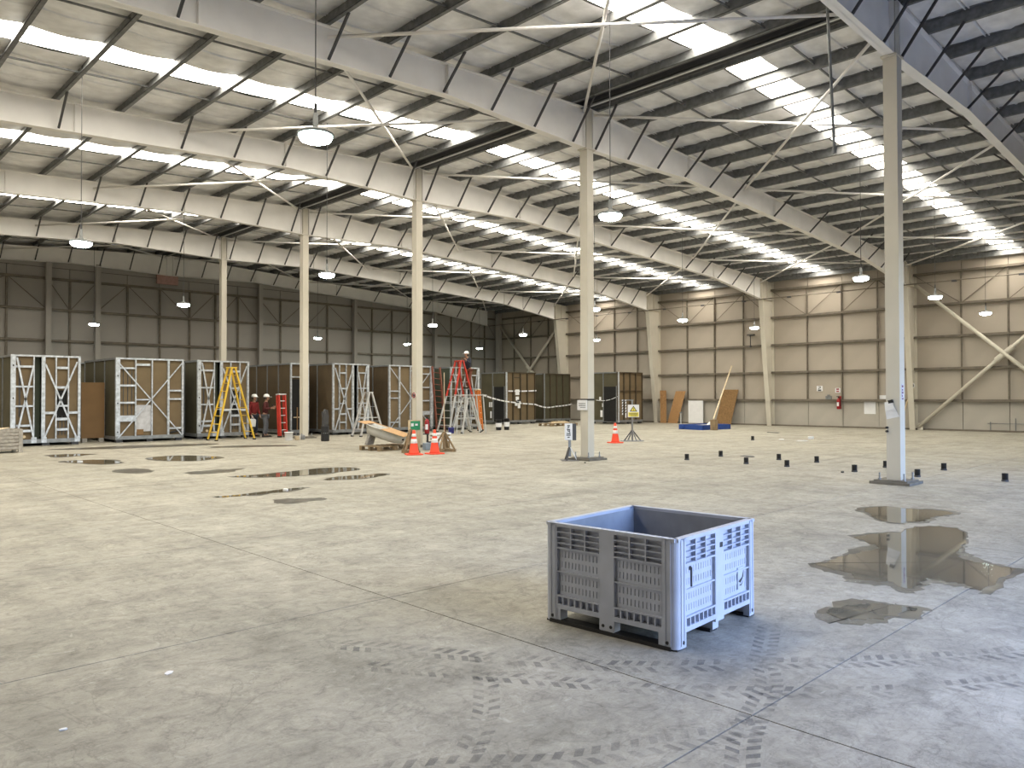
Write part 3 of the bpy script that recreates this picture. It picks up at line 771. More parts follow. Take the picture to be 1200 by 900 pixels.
# ------------------------------------------------------------------ people
def skin_mesh(pts, edges, name, m, sub=1, rootv=0):
    me = bpy.data.meshes.new(name); me.from_pydata([p[0] for p in pts], edges, [])
    o = bpy.data.objects.new(name, me); COL.objects.link(o)
    md = o.modifiers.new('skin', 'SKIN'); md.use_smooth_shade = True
    if not me.skin_vertices: pass
    for k, p in enumerate(pts):
        r = p[1] if isinstance(p[1], tuple) else (p[1], p[1])
        me.skin_vertices[0].data[k].radius = r
        me.skin_vertices[0].data[k].use_root = (k == rootv)
    ss = o.modifiers.new('sub', 'SUBSURF'); ss.levels = sub; ss.render_levels = sub
    dg = bpy.context.evaluated_depsgraph_get()
    out = bpy.data.meshes.new_from_object(o.evaluated_get(dg))
    bpy.data.objects.remove(o); bpy.data.meshes.remove(me)
    out.name = name; out.materials.clear(); out.materials.append(m)
    out.polygons.foreach_set('use_smooth', [True]*len(out.polygons))
    return out
def person(label, loc, rotz, el, wr, jacket, trousers, feet=((-.11, .02), (.11, -.03)), knees=None, bend=0., headturn=0., vest=None, footz=(0, 0)):
    """faces -y; el, wr: elbow and wrist points for (left side x<0, right side x>0)"""
    root = thing('person', label, 'person', loc, rotz)
    hip = Vector((0, 0, .93)); b = bend
    chest = Vector((0, -b*.7, 1.26)); neck = Vector((0, -b, 1.44)); head = Vector((0, -b*1.15-.02, 1.60))
    sh = [Vector((s*.185, -b*.95, 1.39)) for s in (-1, 1)]
    hp = [Vector((s*.10, 0, .90)) for s in (-1, 1)]
    ft = [Vector((feet[k][0], feet[k][1], footz[k]+.08)) for k in (0, 1)]
    kn = [Vector(knees[k]) if knees else (hp[k]+ft[k])/2+Vector((0, -.04, .02)) for k in (0, 1)]
    P = [(hip, (.13, .10)), (chest, (.15, .11)), (neck, .055), (head-Vector((0, 0, .06)), .05)]; E = [(0, 1), (1, 2), (2, 3)]
    for k in (0, 1):
        n = len(P); P += [(sh[k], .06), (Vector(el[k]), .042), (Vector(wr[k]), .028)]; E += [(1, n), (n, n+1), (n+1, n+2)]
        d = (Vector(wr[k])-Vector(el[k])).normalized(); a = d.cross(Vector((0, 1, 0)) if abs(d.y) < .8 else Vector((1, 0, 0))).normalized(); c_ = d.cross(a)
        palm = Vector(wr[k])+d*.07; P.append((palm, (.036, .022))); E.append((n+2, n+3))
        for q in range(4):
            o1 = palm+a*(.026*(q-1.5)*.8)+d*.03; o2 = o1+d*(.035+.006*(1.5-abs(q-1.5)))+c_*.012; o3 = o2+d*.02+c_*.026
            m_ = len(P); P += [(o1, .0095), (o2, .009), (o3, .008)]; E += [(n+3, m_), (m_, m_+1), (m_+1, m_+2)]
        t1 = Vector(wr[k])+d*.03+a*.035; t2 = t1+d*.035+a*.018; m_ = len(P)
        P += [(t1, .011), (t2, .009)]; E += [(n+2, m_), (m_, m_+1)]
        n = len(P); P += [(hp[k], .085), (kn[k], .058), (ft[k], .042), (ft[k]+Vector((0, -.13, -.045)), .035)]; E += [(0, n), (n, n+1), (n+1, n+2), (n+2, n+3)]
    me = skin_mesh(P, E, 'body', M_skin)
    bm = bmesh.new(); bm.from_mesh(me)
    hm = bmesh.ops.create_uvsphere(bm, u_segments=16, v_segments=12, radius=1)['verts']
    for v in hm:
        x, y, z = v.co; z0 = z
        nx = x*.076*(1-.18*max(0, -z)); ny = y*.095+(-.012*max(0, -z0)); nz = z*.118
        if y < -.75 and abs(x) < .28 and -.35 < z0 < .25: ny -= .022*(1-abs(x)/.28)*(1-max(0, z0)*2)   # nose
        if y < -.75 and .05 < z0 < .35 and .2 < abs(x) < .55: ny += .008                                   # eye sockets
        if abs(x) > .93 and abs(z0) < .3: nx *= 1.14                                                        # ears
        q = Vector((nx, ny, nz)); q.rotate(Matrix.Rotation(headturn, 3, 'Z'))
        v.co = head+q
    bm.to_mesh(me); bm.free(); me.polygons.foreach_set('use_smooth', [True]*len(me.polygons))
    body = link('body', me, root)
    for s in (-1, 1):
        e = Vector((s*.032, -.086, .018)); e.rotate(Matrix.Rotation(headturn, 3, 'Z')); e += head
        part('eye', MB().lathe([(.001, -.009), (.008, -.005), (.010, 0), (.008, .005), (.001, .009)], 8, e), M_ink, body)
    mth = Vector((0, -.086, -.055)); mth.rotate(Matrix.Rotation(headturn, 3, 'Z')); mth += head
    part('mouth', MB().box(mth.x-.022, mth.y-.006, mth.z-.004, mth.x+.022, mth.y+.012, mth.z+.004), mat('lip', (.28, .10, .09), .5), body)
    hr = MB().lathe([(.082, -.05), (.090, .0), (.080, .05)], 14, head+Vector((0, .018, .0)))
    part('hair', hr, M_boot, body)
    # clothes
    JP = [(hip-Vector((0, 0, .04)), (.165, .125)), (chest, (.185, .135)), (neck-Vector((0, 0, .03)), .075)]; JE = [(0, 1), (1, 2)]
    for k in (0, 1):
        n = len(JP); JP += [(sh[k], .082), (Vector(el[k]), .062), (Vector(wr[k]), .045)]; JE += [(1, n), (n, n+1), (n+1, n+2)]
    link('jacket', skin_mesh(JP, JE, 'jacket', jacket, rootv=0), root)
    TP = [(hip, (.155, .12))]; TE = []
    for k in (0, 1):
        n = len(TP); TP += [(hp[k]-Vector((0, 0, .05)), .105), (kn[k], .078), (ft[k]+Vector((0, .01, .02)), .065)]; TE += [(0, n), (n, n+1), (n+1, n+2)]
    link('trousers', skin_mesh(TP, TE, 'trousers', trousers), root)
    for k in (0, 1):
        x, y, z = ft[k]; z = footz[k]
        mb = MB().prism([(-.05, -.17), (-.03, -.20), (.03, -.20), (.05, -.17), (.045, .08), (-.045, .08)], 'z', 0, .07)
        mb.tube((0, .03, .05), (0, .03, .16), .06, .055, n=10)
        part('boot', mb, M_boot, root, (x, y, z))
    hz = head+Vector((0, 0, .055))
    hl = MB().lathe([(.118, -.01), (.125, .0), (.120, .03), (.105, .075), (.07, .108), (.02, .12), (.001, .121)], 18, hz)
    hb = part('helmet', hl, M_helmet, root, smooth=True)
    br = Vector((0, -.13, -.005)); br.rotate(Matrix.Rotation(headturn, 3, 'Z'))
    part('helmet_brim', MB().lathe([(.085, -.006), (.09, .0), (.085, .006)], 12, hz+br), M_helmet, hb)
    return root
person('worker in a white helmet, maroon top and grey jeans, holding a phone', (14.66, 29.72, 0), R(55), [(-.26, -.02, 1.16), (.27, -.06, 1.15)], [(-.16, -.26, 1.18), (.14, -.30, 1.22)], M_maroon, M_jean, bend=.03)
person('worker in a white helmet and red top, half hidden behind the other worker', (14.46, 30.35, 0), R(20), [(-.28, 0, 1.13), (.27, .02, 1.13)], [(-.27, -.14, .90), (.25, -.10, .90)], M_redcl, M_navy, bend=.02)
root = thing('white_bag', 'white carrier bag hanging at the red-topped worker\'s side', 'bag', (14.26, 30.0, .42))
bg = part('bag_body', MB().prism([(-.11, 0), (.11, 0), (.13, .28), (.09, .33), (-.09, .33), (-.13, .28)], 'y', -.05, .05), M_paper, root); bevel(bg, .02)
part('handle', MB().tube((-.05, 0, .32), (0, .02, .47), .008, n=6).tube((.05, 0, .32), (0, .02, .47), .008, n=6), M_paper, root)
o = part('mobile_phone', MB().box(-.035, -.006, -.07, .035, .006, .07), M_black, None, (14.905, 29.53, 1.30), (R(-30), 0, R(55)))
tag(o, 'dark phone in the hands of the maroon-topped worker', 'phone')
person('worker in a white helmet and dark clothes, high on the tall red ladder', (23.66, 27.33, 2.005), R(-90), [(-.25, -.1, 1.16), (.27, -.14, 1.18)], [(-.14, -.26, 1.34), (.14, -.26, 1.34)], M_navy, M_redbrown, bend=.10, feet=((-.10, 0), (.10, .02)))

# ------------------------------------------------------------------ cones
def cone(label, x, y):
    root = thing('traffic_cone', label, 'cone', (x, y, 0), random.uniform(-.5, .5), 'traffic cones')
    b = part('base', MB().prism([(-.24, -.17), (-.17, -.24), (.17, -.24), (.24, -.17), (.24, .17), (.17, .24), (-.17, .24), (-.24, .17)], 'z', 0, .035), M_cone, root); bevel(b, .01)
    R_ = lambda z: .145-.112*(z-.035)/.665
    part('cone_body', MB().lathe([(R_(.035)+.02, .035), (R_(.07), .07), (R_(.38), .38), (R_(.55), .55), (R_(.70), .70), (.02, .705)], 24), M_cone, root, smooth=True)
    for z0, z1 in ((.33, .45), (.52, .60)):
        part('white_band', MB().lathe([(R_(z0)+.002, z0), (R_(z0)+.006, z0+.003), (R_(z1)+.006, z1-.003), (R_(z1)+.002, z1)], 24), M_conew, root, smooth=True)
    return root
cone('orange traffic cone in front of the timber stand beside the tub', 13.22, 17.66)
cone('orange traffic cone in front of the timber prop stand with the pole', 13.82, 17.47)
cone('orange traffic cone beside the yellow warning sign', 21.52, 16.95)

# timber stands
def timber_stand(label, x, y, pole, rotz, s=.36, ph=.55, m=M_wood):
    root = thing('timber_stand', label, 'stand', (x, y, 0), rotz)
    part('base_plank', MB().box(-s, -.06, 0, s, .06, .09), m, root); part('base_plank', MB().box(-.06, -s, 0, .06, s, .085), m, root)
    part('post', MB().box(-.035, -.035, .085, .035, .035, ph), m, root)
    for dx, dy in ((1, 0), (-1, 0), (0, 1), (0, -1)):
        part('strut', MB().bar((dx*s*.92, dy*s*.92, .09), (dx*.04, dy*.04, ph-.04), .045, .045), m, root)
    if pole: part('pole', MB().tube((0, 0, ph-.1), (0, 0, pole), .014, n=6), M_woodl, root)
    return root
timber_stand('timber prop stand with braced base and a thin tall pole', 14.62, 18.02, 2.38, R(28), .36, .60)
timber_stand('low timber stand with a short post behind the cone nearest the tub', 13.55, 18.25, 0, R(20), .29, .70)

# tub on a pallet
def pallet(label, x, y, rotz, l, wd, m, h=.14, n=7):
    root = thing('pallet', label, 'pallet', (x, y, 0), rotz)
    for yy in (-wd/2+.05, 0, wd/2-.05):
        part('bottom_board', MB().box(-l/2, yy-.05, 0, l/2, yy+.05, .02), m, root)
        for xx in (-l/2+.07, 0, l/2-.07): part('block', MB().box(xx-.07, yy-.05, .02, xx+.07, yy+.05, h-.02), m, root)
    for k in range(n):
        xx = -l/2+.05+(l-.1)*k/(n-1); part('deck_board', MB().box(xx-.05, -wd/2, h-.02, xx+.05, wd/2, h), m, root)
    return root
pallet('weathered timber pallet carrying the white bathtub', 13.9, 20.0, R(5), 1.36, .95, M_wood)
root = thing('bathtub', 'white bathtub tilted on the timber pallet, half covered with board', 'bathtub', (13.85, 20.05, .30), 0, None, (0, R(17), R(-58)))
def tub_ring(l, wd, z, n=24):
    out = []
    for k in range(n):
        t = 2*PI*k/n; c, s_ = math.cos(t), math.sin(t); e = .55
        out.append((l*math.copysign(abs(c)**e, c), wd*math.copysign(abs(s_)**e, s_), z*.66))
    return out
rings = [tub_ring(.45, .22, .06), tub_ring(.58, .28, .10), tub_ring(.62, .33, .30), tub_ring(0.66, .35, .50), tub_ring(.70, .39, .51), tub_ring(.70, .39, .53), tub_ring(.63, .33, .53), tub_ring(.58, .31, .32), tub_ring(.56, .26, .14), tub_ring(.42, .2, .11)]
mb = MB(); vs = [v for r_ in rings for v in r_]; n = 24
mb.add(vs, [(i*n+k, i*n+(k+1) % n, (i+1)*n+(k+1) % n, (i+1)*n+k) for i in range(len(rings)-1) for k in range(n)] + [tuple(range(n-1, -1, -1)), tuple(range((len(rings)-1)*n, len(rings)*n))])
part('tub_shell', mb, M_tub, root, smooth=True)
part('support_foot', MB().box(-.48, -.25, -.285, -.40, .25, .05), M_grywood, root)
part('overflow', MB().tube((.60, -.1, .22), (.66, -.1, .22), .03, n=12), M_black, root)
o = part('cover_sheet', MB().box(-.05, -.43, .354, .74, .43, .366).box(-.84, -.43, .354, -.58, .43, .366).box(-.58, .33, .354, -.05, .43, .366), M_card, None, (13.85, 20.05, .30), (0, R(17), R(-58)))
tag(o, 'brown board sheet lying over the tilted bathtub', 'board')

# green board, extinguisher, white planks, tool case
root = thing('safety_board', 'beige board with a green panel at the foot of the cream column', 'board', (14.93, 19.93, 0), R(-4))
part('panel', MB().box(-.22, -.02, .0, .22, .02, .90), M_woodl, root)
part('green_panel', MB().box(-.15, -.028, .58, .21, -.02, .87), M_green, root)
part('white_mark', MB().box(-.14, -.032, .70, -.04, -.028, .80).box(.02, -.032, .72, .12, -.028, .78), M_paper, root)
def extinguisher(label, x, y, z, rotz, s=1., wall=False):
    root = thing('fire_extinguisher', label, 'extinguisher', (x, y, z), rotz)
    part('cylinder', MB().lathe([(.085*s, 0), (.09*s, .02*s), (.09*s, .42*s), (.07*s, .50*s), (.03*s, .53*s), (.03*s, .56*s)], 18), M_exred, root, smooth=True)
    part('valve', MB().box(-.03*s, -.03*s, .55*s, .03*s, .03*s, .61*s).box(-.10*s, -.015*s, .60*s, .04*s, .015*s, .63*s), M_black, root)
    part('hose', MB().tube((.03*s, 0, .58*s), (.11*s, 0, .48*s), .012*s, n=6).tube((.11*s, 0, .48*s), (.11*s, 0, .15*s), .014*s, n=6), M_black, root)
    part('label_plate', MB().box(-.05*s, -.094*s, .15*s, .05*s, -.086*s, .34*s), M_paper, root)
    return root
part_ = thing('extinguisher_stand', 'dark stand holding the red extinguisher beside the green board', 'stand', (15.27, 19.70, 0), R(-45))
part('base', MB().box(-.12, -.12, 0, .12, .175, .04), M_dark, part_); part('post', MB().box(-.03, .14, .04, .03, .175, .95), M_dark, part_); part('shelf', MB().box(-.12, -.12, .43, .12, .175, .46), M_dark, part_)
extinguisher('red fire extinguisher standing beside the green board at the column', 15.27, 19.70, .461, R(-45), .88)
root = thing('plank_trestle', 'low white planked trestle between the two orange cones', 'trestle', (15.42, 19.2, 0), R(-6))
for k, z in enumerate((.26, .36, .47)): part('plank', MB().box(-.36, -.12+.02*k, z-.03, .36, .05+.02*k, z+.025), M_paper, root)
for x in (-.28, .28): part('leg', MB().box(x-.03, -.08, 0, x+.03, .1, .44), M_wood, root)
root = thing('tool_case', 'blue-grey tool case on the floor between the cones', 'case', (14.85, 18.95, 0), R(-12))
bevel(part('case_body', MB().box(-.24, -.12, 0, .24, .12, .22), mat('blue_grey_plastic', (.28, .33, .40), .5), root), .015)
part('lid_band', MB().box(-.05, -.128, .05, .18, -.12, .17), M_black, root); part('handle', MB().box(-.08, -.02, .22, .08, .02, .26), M_black, root)

# bucket and small debris by the fourth column, dark roll, blue tub, paint drums
def bucket(label, x, y, m, h=.33, r=.15, lid=None, band=None):
    root = thing('bucket', label, 'bucket', (x, y, 0), random.uniform(0, 3))
    part('pail', MB().lathe([(r*.84, 0), (r*.86, .01), (r, h), (r+.012, h), (r+.012, h+.015), (r-.01, h+.015), (r*.82, .02)], 20), m, root, smooth=True)
    mb = MB()
    for k in range(8):
        a, b = PI*k/8, PI*(k+1)/8
        mb.tube(((r+.01)*math.cos(a), .02, h-.02-.12*math.sin(a)), ((r+.01)*math.cos(b), .02, h-.02-.12*math.sin(b)), .005, n=5)
    part('handle', mb, M_galvd, root)
    if band: part('label_band', MB().lathe([(r*.93+.006, h*.3), (r*.97+.006, h*.7)], 20), band, root)
    return root
bucket('white bucket at the foot of the column before the narrow module', 14.2, 26.85, M_paper, .30, .16)
for k, (x, y, m_, lb) in enumerate(((14.55, 26.85, M_woodl, 'small beige paint tin next to the white bucket'), (14.85, 26.95, M_galvd, 'small grey tin between the white bucket and the column'), (15.0, 27.3, M_paper, 'small pale tin touching the foot of the cream column'))):
    root = thing('paint_tin', lb, 'tin', (x, y, 0)); part('can', MB().lathe([(.08, 0), (.085, .01), (.085, .15), (.08, .16)], 14), m_, root, smooth=True); part('lid', MB().lathe([(.075, .16), (.08, .165), (.07, .17)], 14), M_galvd, root)
root = thing('sheeting_roll', 'dark upright bundle of sheeting standing before the crossed module', 'bundle', (14.88, 25.35, 0), .3)
part('roll', MB().lathe([(.14, 0), (.155, .02), (.15, .55), (.13, .60), (.02, .61)], 12), M_black, root)
part('loose_end', MB().prism([(-.13, .56), (.12, .58), (.15, .9), (.09, 1.16), (.04, 1.0), (-.02, 1.19), (-.08, 1.02), (-.15, 1.1), (-.12, .8)], 'y', -.05, .05), M_dark, root)
part('tie', MB().lathe([(.148, .28), (.152, .30), (.148, .32)], 14), M_galvd, root)
bucket('blue bucket beside the foot of the leaning ladder', 21.98, 26.6, mat('blue_pail', (.05, .06, .30), .5), .24, .14)
bucket('black drum with white labels, in front of the doorway module', 25.6, 27.35, M_black, .5, .15, band=M_paper)
bucket('second black and white drum touching the first, in front of the doorway module', 26.0, 27.2, M_black, .55, .14, band=M_paper)
pallet('low timber pallet lying before the board-clad modules', 31.6, 28.9, R(-6), 2.0, 1.0, M_wood, .15, 8)
o = part('timber_offcut', MB().box(-.7, -.12, 0, .7, .12, .05).box(-.5, -.09, .05, .6, .1, .09), M_woodl, None, (31.6, 28.85, .15), (0, 0, R(-2))); tag(o, 'pale timber offcuts lying on the low pallet', 'timber')

# slatted crate at the picture's left edge
root = thing('timber_crate', 'grey slatted timber crate at the very left edge', 'crate', (4.85, 27.3, 0), R(2))
for x in (-.62, .55): part('post', MB().box(x-.01, -.42, 0, x+.10, -.32, .70), M_grywood, root); part('post', MB().box(x-.01, .32, 0, x+.10, .42, .70), M_grywood, root)
for k in range(6):
    z = .10+.105*k; part('slat', MB().box(-.6, -.405, z, .56, -.375, z+.085), M_grywood, root); part('slat', MB().box(.60, -.36, z, .63, .36, z+.085), M_grywood, root); part('slat', MB().box(-.6, .375, z, .56, .405, z+.085), M_grywood, root)
part('base_board', MB().box(-.6, -.38, .08, .6, .38, .10), M_wood, root)
o = part('torn_card', MB().add([(-.5, -.3, .01), (.2, -.35, .0), (.45, -.28, .05), (.4, .2, .02), (-.3, .3, .03), (-.5, -.3, .02), (.2, -.35, .01), (.45, -.28, .06), (.4, .2, .03), (-.3, .3, .04)], [(0, 1, 2, 3, 4), (9, 8, 7, 6, 5), (0, 5, 6, 1), (1, 6, 7, 2), (2, 7, 8, 3), (3, 8, 9, 4), (4, 9, 5, 0)]), M_woodl, None, (4.75, 27.3, .70)); tag(o, 'torn pale card lying on top of the grey timber crate', 'card')

# ------------------------------------------------------------------ sign stands
root = thing('sign_stand', 'low stand with two narrow lettered plates beside the bolted ridge column', 'sign', (14.90, 13.23, 0), R(-42))
for k in range(3):
    a = 2*PI*k/3; part('leg', MB().bar((.19*math.cos(a), .19*math.sin(a), .0), (.02*math.cos(a), .02*math.sin(a), .34), .05, .02), M_dark if k else M_paper, root)
part('base', MB().box(-.22, -.22, 0, .22, .22, .012), M_dark, root)
part('post', MB().box(-.035, -.02, .1, .035, .02, .96), M_galvd, root)
p = part('white_plate', MB().box(-.13, -.03, .53, .07, -.018, .96), M_paper, root)
mk = MB()
for z, ww in ((.90, .07), (.86, .045), (.80, .08), (.76, .05), (.70, .10), (.655, .11), (.60, .06)): mk.box(-.03-ww/2, -.035, z-.012, -.03+ww/2, -.03, z+.012)
mk.box(-.055, -.035, .76, -.045, -.03, .86).box(-.005, -.035, .70, .008, -.03, .80)
part('lettering', mk, M_ink, p)
part('dark_plate', MB().box(.08, -.03, .52, .17, .06, .95), M_dark, root)
root = thing('warning_sign_stand', 'white and yellow warning sign on a grey tripod post', 'sign', (22.76, 17.14, 0), R(-42))
part('base', MB().box(-.40, -.16, 0, .40, .16, .03), M_galvd, root)
for k in range(4):
    a = 2*PI*k/4+.4; part('leg', MB().bar((.34*math.cos(a), .15*math.sin(a), .02), (0, 0, .42), .04, .03), M_galvd if k % 2 else M_dark, root)
part('post', MB().tube((0, 0, .03), (0, 0, .95), .032, n=8), M_galvd, root)
p = part('white_plate', MB().box(-.17, -.04, .88, .25, -.03, 1.34), M_paper, root)
part('yellow_panel', MB().box(-.15, -.043, .90, .23, -.04, 1.06), M_yel, p)
tr = MB(); tr.prism([(-.10, 1.09), (.18, 1.09), (.04, 1.30)], 'y', -.0445, -.040); part('triangle', tr, M_ink, p)
part('triangle_face', MB().prism([(-.055, 1.112), (.135, 1.112), (.04, 1.255)], 'y', -.047, -.0445), M_yel, p)
part('lettering', MB().box(.032, -.05, 1.14, .048, -.047, 1.21).box(.032, -.05, 1.118, .048, -.047, 1.13).box(-.12, -.047, 1.015, .2, -.043, 1.03).box(-.12, -.047, .975, .2, -.043, .99).box(-.08, -.047, .93, .16, -.043, .945), M_ink, p)
for k, (x, z0) in enumerate(((-.36, .97), (-.24, .86))):
    mb = MB(); mw = MB(); z = 1.52; q = 0
    t = part('hazard_tape', MB().box(x-.02, -.03, z0, x+.02, -.026, z), M_paper, root)
    for j in range(5): mb.add([(x-.02, -.032, z-.1-.1*j), (x+.02, -.032, z-.06-.1*j), (x+.02, -.032, z-.02-.1*j), (x-.02, -.032, z-.06-.1*j)], [(0, 1, 2, 3)])
    part('black_stripe', mb, M_ink, t)
part('cross_arm', MB().box(-.40, -.026, 1.49, .05, -.01, 1.52), M_galvd, root); part('upper_post', MB().box(-.02, -.025, .9, .02, 0, 1.52), M_galvd, root)

# barrier tapes strung in front of the board-clad modules
def tape(label, pts, seg=10, wd=.075):
    mb = MB(); mk = MB(); prev = None
    for (p, q, sag) in pts:
        p, q = Vector(p), Vector(q)
        for k in range(seg):
            a = p.lerp(q, k/seg)-Vector((0, 0, sag*math.sin(PI*k/seg))); b = p.lerp(q, (k+1)/seg)-Vector((0, 0, sag*math.sin(PI*(k+1)/seg)))
            mb.bar(a, b, .004, wd)
            if k % 2: mk.bar(a+(b-a)*.3, a+(b-a)*.7, .007, wd*.96)
    o = part('barrier_tape', mb, M_paper); tag(o, label, 'tape'); part('dark_stripe', mk, M_dark, o)
    return o
tape('striped barrier tape from the orange ladder past the dark doorway', [((24.5, 27.3, 1.72), (30.72, 32.22, 1.35), .03), ((30.72, 32.22, 1.35), (33.2, 32.24, 1.15), .02), ((33.2, 32.24, 1.15), (35.5, 32.66, 1.0), .12), ((35.5, 32.66, 1.0), (37.0, 32.66, 1.12), .02)])
tape('shorter striped tape across the clad front above the long tape', [((30.95, 32.24, 1.95), (33.3, 32.24, 1.98), .02)], 8)
root = thing('notice_cluster', 'bunch of white papers and tape knotted on the board-clad module', 'notice', (31.75, 32.22, 1.3))
for x, z, ww, hh in ((-.25, .42, .32, .32), (-.22, .10, .26, .22), (-.12, -.08, .30, .2), (-.28, -.22, .2, .2), (-.05, -.36, .2, .26)): part('paper', MB().box(x, -.02, z, x+ww, -.005, z+hh), M_paper, root)
part('knot', MB().box(-.1, -.03, .05, .2, -.02, .14).box(-.2, -.03, -.05, .05, -.02, .03), M_ink, root)
tape('thin white tape across the dark doorway behind the warning sign', [((35.5, 29.4, 1.4), (35.48, 27.75, 1.62), .12)], 8, .03)

# ------------------------------------------------------------------ along the right wall
def lean_board(label, y0, y1, h, m, dx=.35, off=0.):
    """sheet with its foot out from the wall, leaning back on the lowest girt"""
    x0 = XW-dx; x1 = XW-.03
    t = Vector((x1-x0, 0, h))
    mb = MB(); a = Vector((x0, 0, 0)); b = a+t
    mb.add([(a.x, y0, 0), (a.x+.02, y0, 0), (b.x+.02, y0+off, h), (b.x, y0+off, h), (a.x, y1, 0), (a.x+.02, y1, 0), (b.x+.02, y1+off, h), (b.x, y1+off, h)],
           [(0,1,2,3),(4,7,6,5),(0,4,5,1),(1,5,6,2),(2,6,7,3),(3,7,4,0)])
    o = part('chipboard_sheet', mb, m); return tag(o, label, 'board')
lean_board('chipboard sheet leaning over the foot of a wall column, beside the board-clad module', 27.37, 26.93, 1.98, M_osb, .40, .27)
lean_board('orange-brown chipboard sheet leaning alone next to the column sheet', 26.86, 26.16, 1.93, M_osb, .40, -.36)
lean_board('dark brown sheet leaning behind the blue platform', 23.55, 22.58, 2.0, M_osbd, .45, -.28)
o = part('wall_sheet', MB().box(XW-.06, 24.6, .03, XW-.03, 25.6, 1.36), M_paper); tag(o, 'white sheet standing flat on the wall between the leaning boards', 'board')
o = part('white_patch', MB().box(XW+.165, 14.87, .72, XW+.19, 15.43, 1.34), M_paper); tag(o, 'pale square patch on the lower wall lining, near the wall extinguisher', 'panel')
o = part('pale_strip', MB().box(XW+.165, 13.95, 1.47, XW+.19, 14.68, 1.66), M_paper); tag(o, 'pale strip on the wall just above the lowest rail, behind the column', 'panel')
root = thing('weighing_platform', 'low blue steel platform frame standing near the wall', 'platform', (33.4, 20.7, 0), R(-8))
for x0, y0, x1, y1 in ((-1.0, -.75, 1.0, -.65), (-1.0, .65, 1.0, .75), (-1.05, -.75, -.95, .75), (.95, -.75, 1.05, .75)): part('edge_beam', MB().box(x0, y0, .0, x1, y1, .24), M_blue, root)
part('deck', MB().box(-1.0, -.7, .15, 1.0, .7, .19), mat('deck_pale', (.5, .48, .43), .7), root)
part('upright', MB().tube((-.95, .7, .2), (-.95, .7, .8), .02, n=8), M_alu, root); part('upright_cap', MB().box(-1.02, .66, .78, -.88, .74, .84), M_galvd, root)
part('roller', MB().tube((-1.03, .5, .12), (-1.12, .5, .12), .1, n=12), M_blue, root)
root = thing('cardboard_box', 'tall narrow brown box against the blue platform edge', 'box', (32.58, 19.68, 0), R(-8))
part('box_body', MB().box(-.125, -.125, 0, .125, .125, .50), M_wood, root); part('flap', MB().box(-.125, -.13, .50, .125, .0, .515), M_wood, root)
o = part('white_rag', MB().add([(-.2, -.1, 0), (.2, -.12, 0), (.22, .1, 0), (-.15, .14, 0), (.0, .0, .2), (-.05, .02, .16)], [(0, 1, 4), (1, 2, 4), (2, 3, 5, 4), (3, 0, 5), (0, 4, 5), (3, 2, 1, 0)]), M_paper, None, (33.2, 20.3, .192)); tag(o, 'crumpled white rag lying on the blue platform', 'rag')
o = part('timber_batten', MB().bar((32.60, 19.72, .545), (XW-.03, 22.72, 3.35), .05, .05), M_woodl); tag(o, 'long pale timber batten slanting from the blue platform up to the wall', 'batten')
o = part('timber_batten', MB().bar((XW-.42, 13.62, .03), (XW-.04, 13.26, 1.50), .07, .04), M_woodl); tag(o, 'short pale batten leaning on the wall column with the round sign', 'batten')
extinguisher('small red fire extinguisher hung on the pale side wall', XW-.15, 16.58, .95, R(-90), 1.05)
o = part('extinguisher_bracket', MB().box(XW-.04, 16.50, .96, XW-.002, 16.66, 1.62), M_exred); tag(o, 'dark red bracket plate behind the wall extinguisher', 'bracket')
def wall_sign(label, y, z, s, marks, m):
    root = thing('wall_sign', label, 'sign', (XW+.17, y, z), 0)
    part('plate', MB().box(-.02, -s*.55, -s*.5, .02, s*.55, s*.5), M_paper, root)
    mb = MB()
    for y0, z0, y1, z1 in marks: mb.box(-.028, y0*s, z0*s, -.02, y1*s, z1*s)
    part('lettering', mb, m, root)
wall_sign('small white wall sign with a black figure above a bar', 17.70, 2.02, .28, [(-.2, .30, .2, .40), (-.2, .12, -.1, .30), (-.2, .04, .15, .13), (.06, -.1, .2, .06), (-.3, -.42, .3, -.2)], M_ink)
wall_sign('small white wall sign with red printing above the extinguisher', 16.75, 1.92, .24, [(-.3, .1, .3, .4), (-.3, -.35, .3, -.1)], M_exred)
o = part('wall_box', MB().box(XW-.06, 17.02, 1.46, XW+.05, 17.3, 1.62).box(XW-.1, 17.08, 1.60, XW-.02, 17.2, 1.70), M_galvd); tag(o, 'small grey box fixed on the lowest rail near the extinguisher', 'box')
o = part('wall_hook', MB().tube((XW-.02, 21.55, 4.45), (XW-.02, 21.55, 5.08), .025, n=6).box(XW-.05, 21.38, 5.04, XW+.19, 21.75, 5.10).tube((XW-.02, 21.55, 4.36), (XW-.02, 21.55, 4.46), .05, n=8), M_dark); tag(o, 'dark T-shaped hook hanging on the pale side wall', 'hook')
root = thing('wall_pipework', 'thin grey pipes low on the side wall under the big brace', 'pipe', (XW+.17, 0, 0))
for y in (9.86, 8.88): part('pipe', MB().tube((0, y, .03), (0, y, .45 if y > 9 else .62), .02, n=6), M_galvd, root)
part('pipe', MB().tube((0, 9.98, .38), (0, 7.2, .38), .012, n=6), M_galvd, root)
# long conduit under the eave
root = thing('eave_conduit', 'long thin conduit with drops running under the right eave', 'conduit', (RX+D_KNEE-.0, 0, 0))
part('pipe', MB().tube((0, Y0, 6.86), (0, Y1-.6, 6.86), .03, n=6), M_girt, root)
for k in range(14): part('clip', MB().box(-.05, 3.0+2.6*k, 6.79, .03, 3.2+2.6*k, 6.87), M_dark, root)
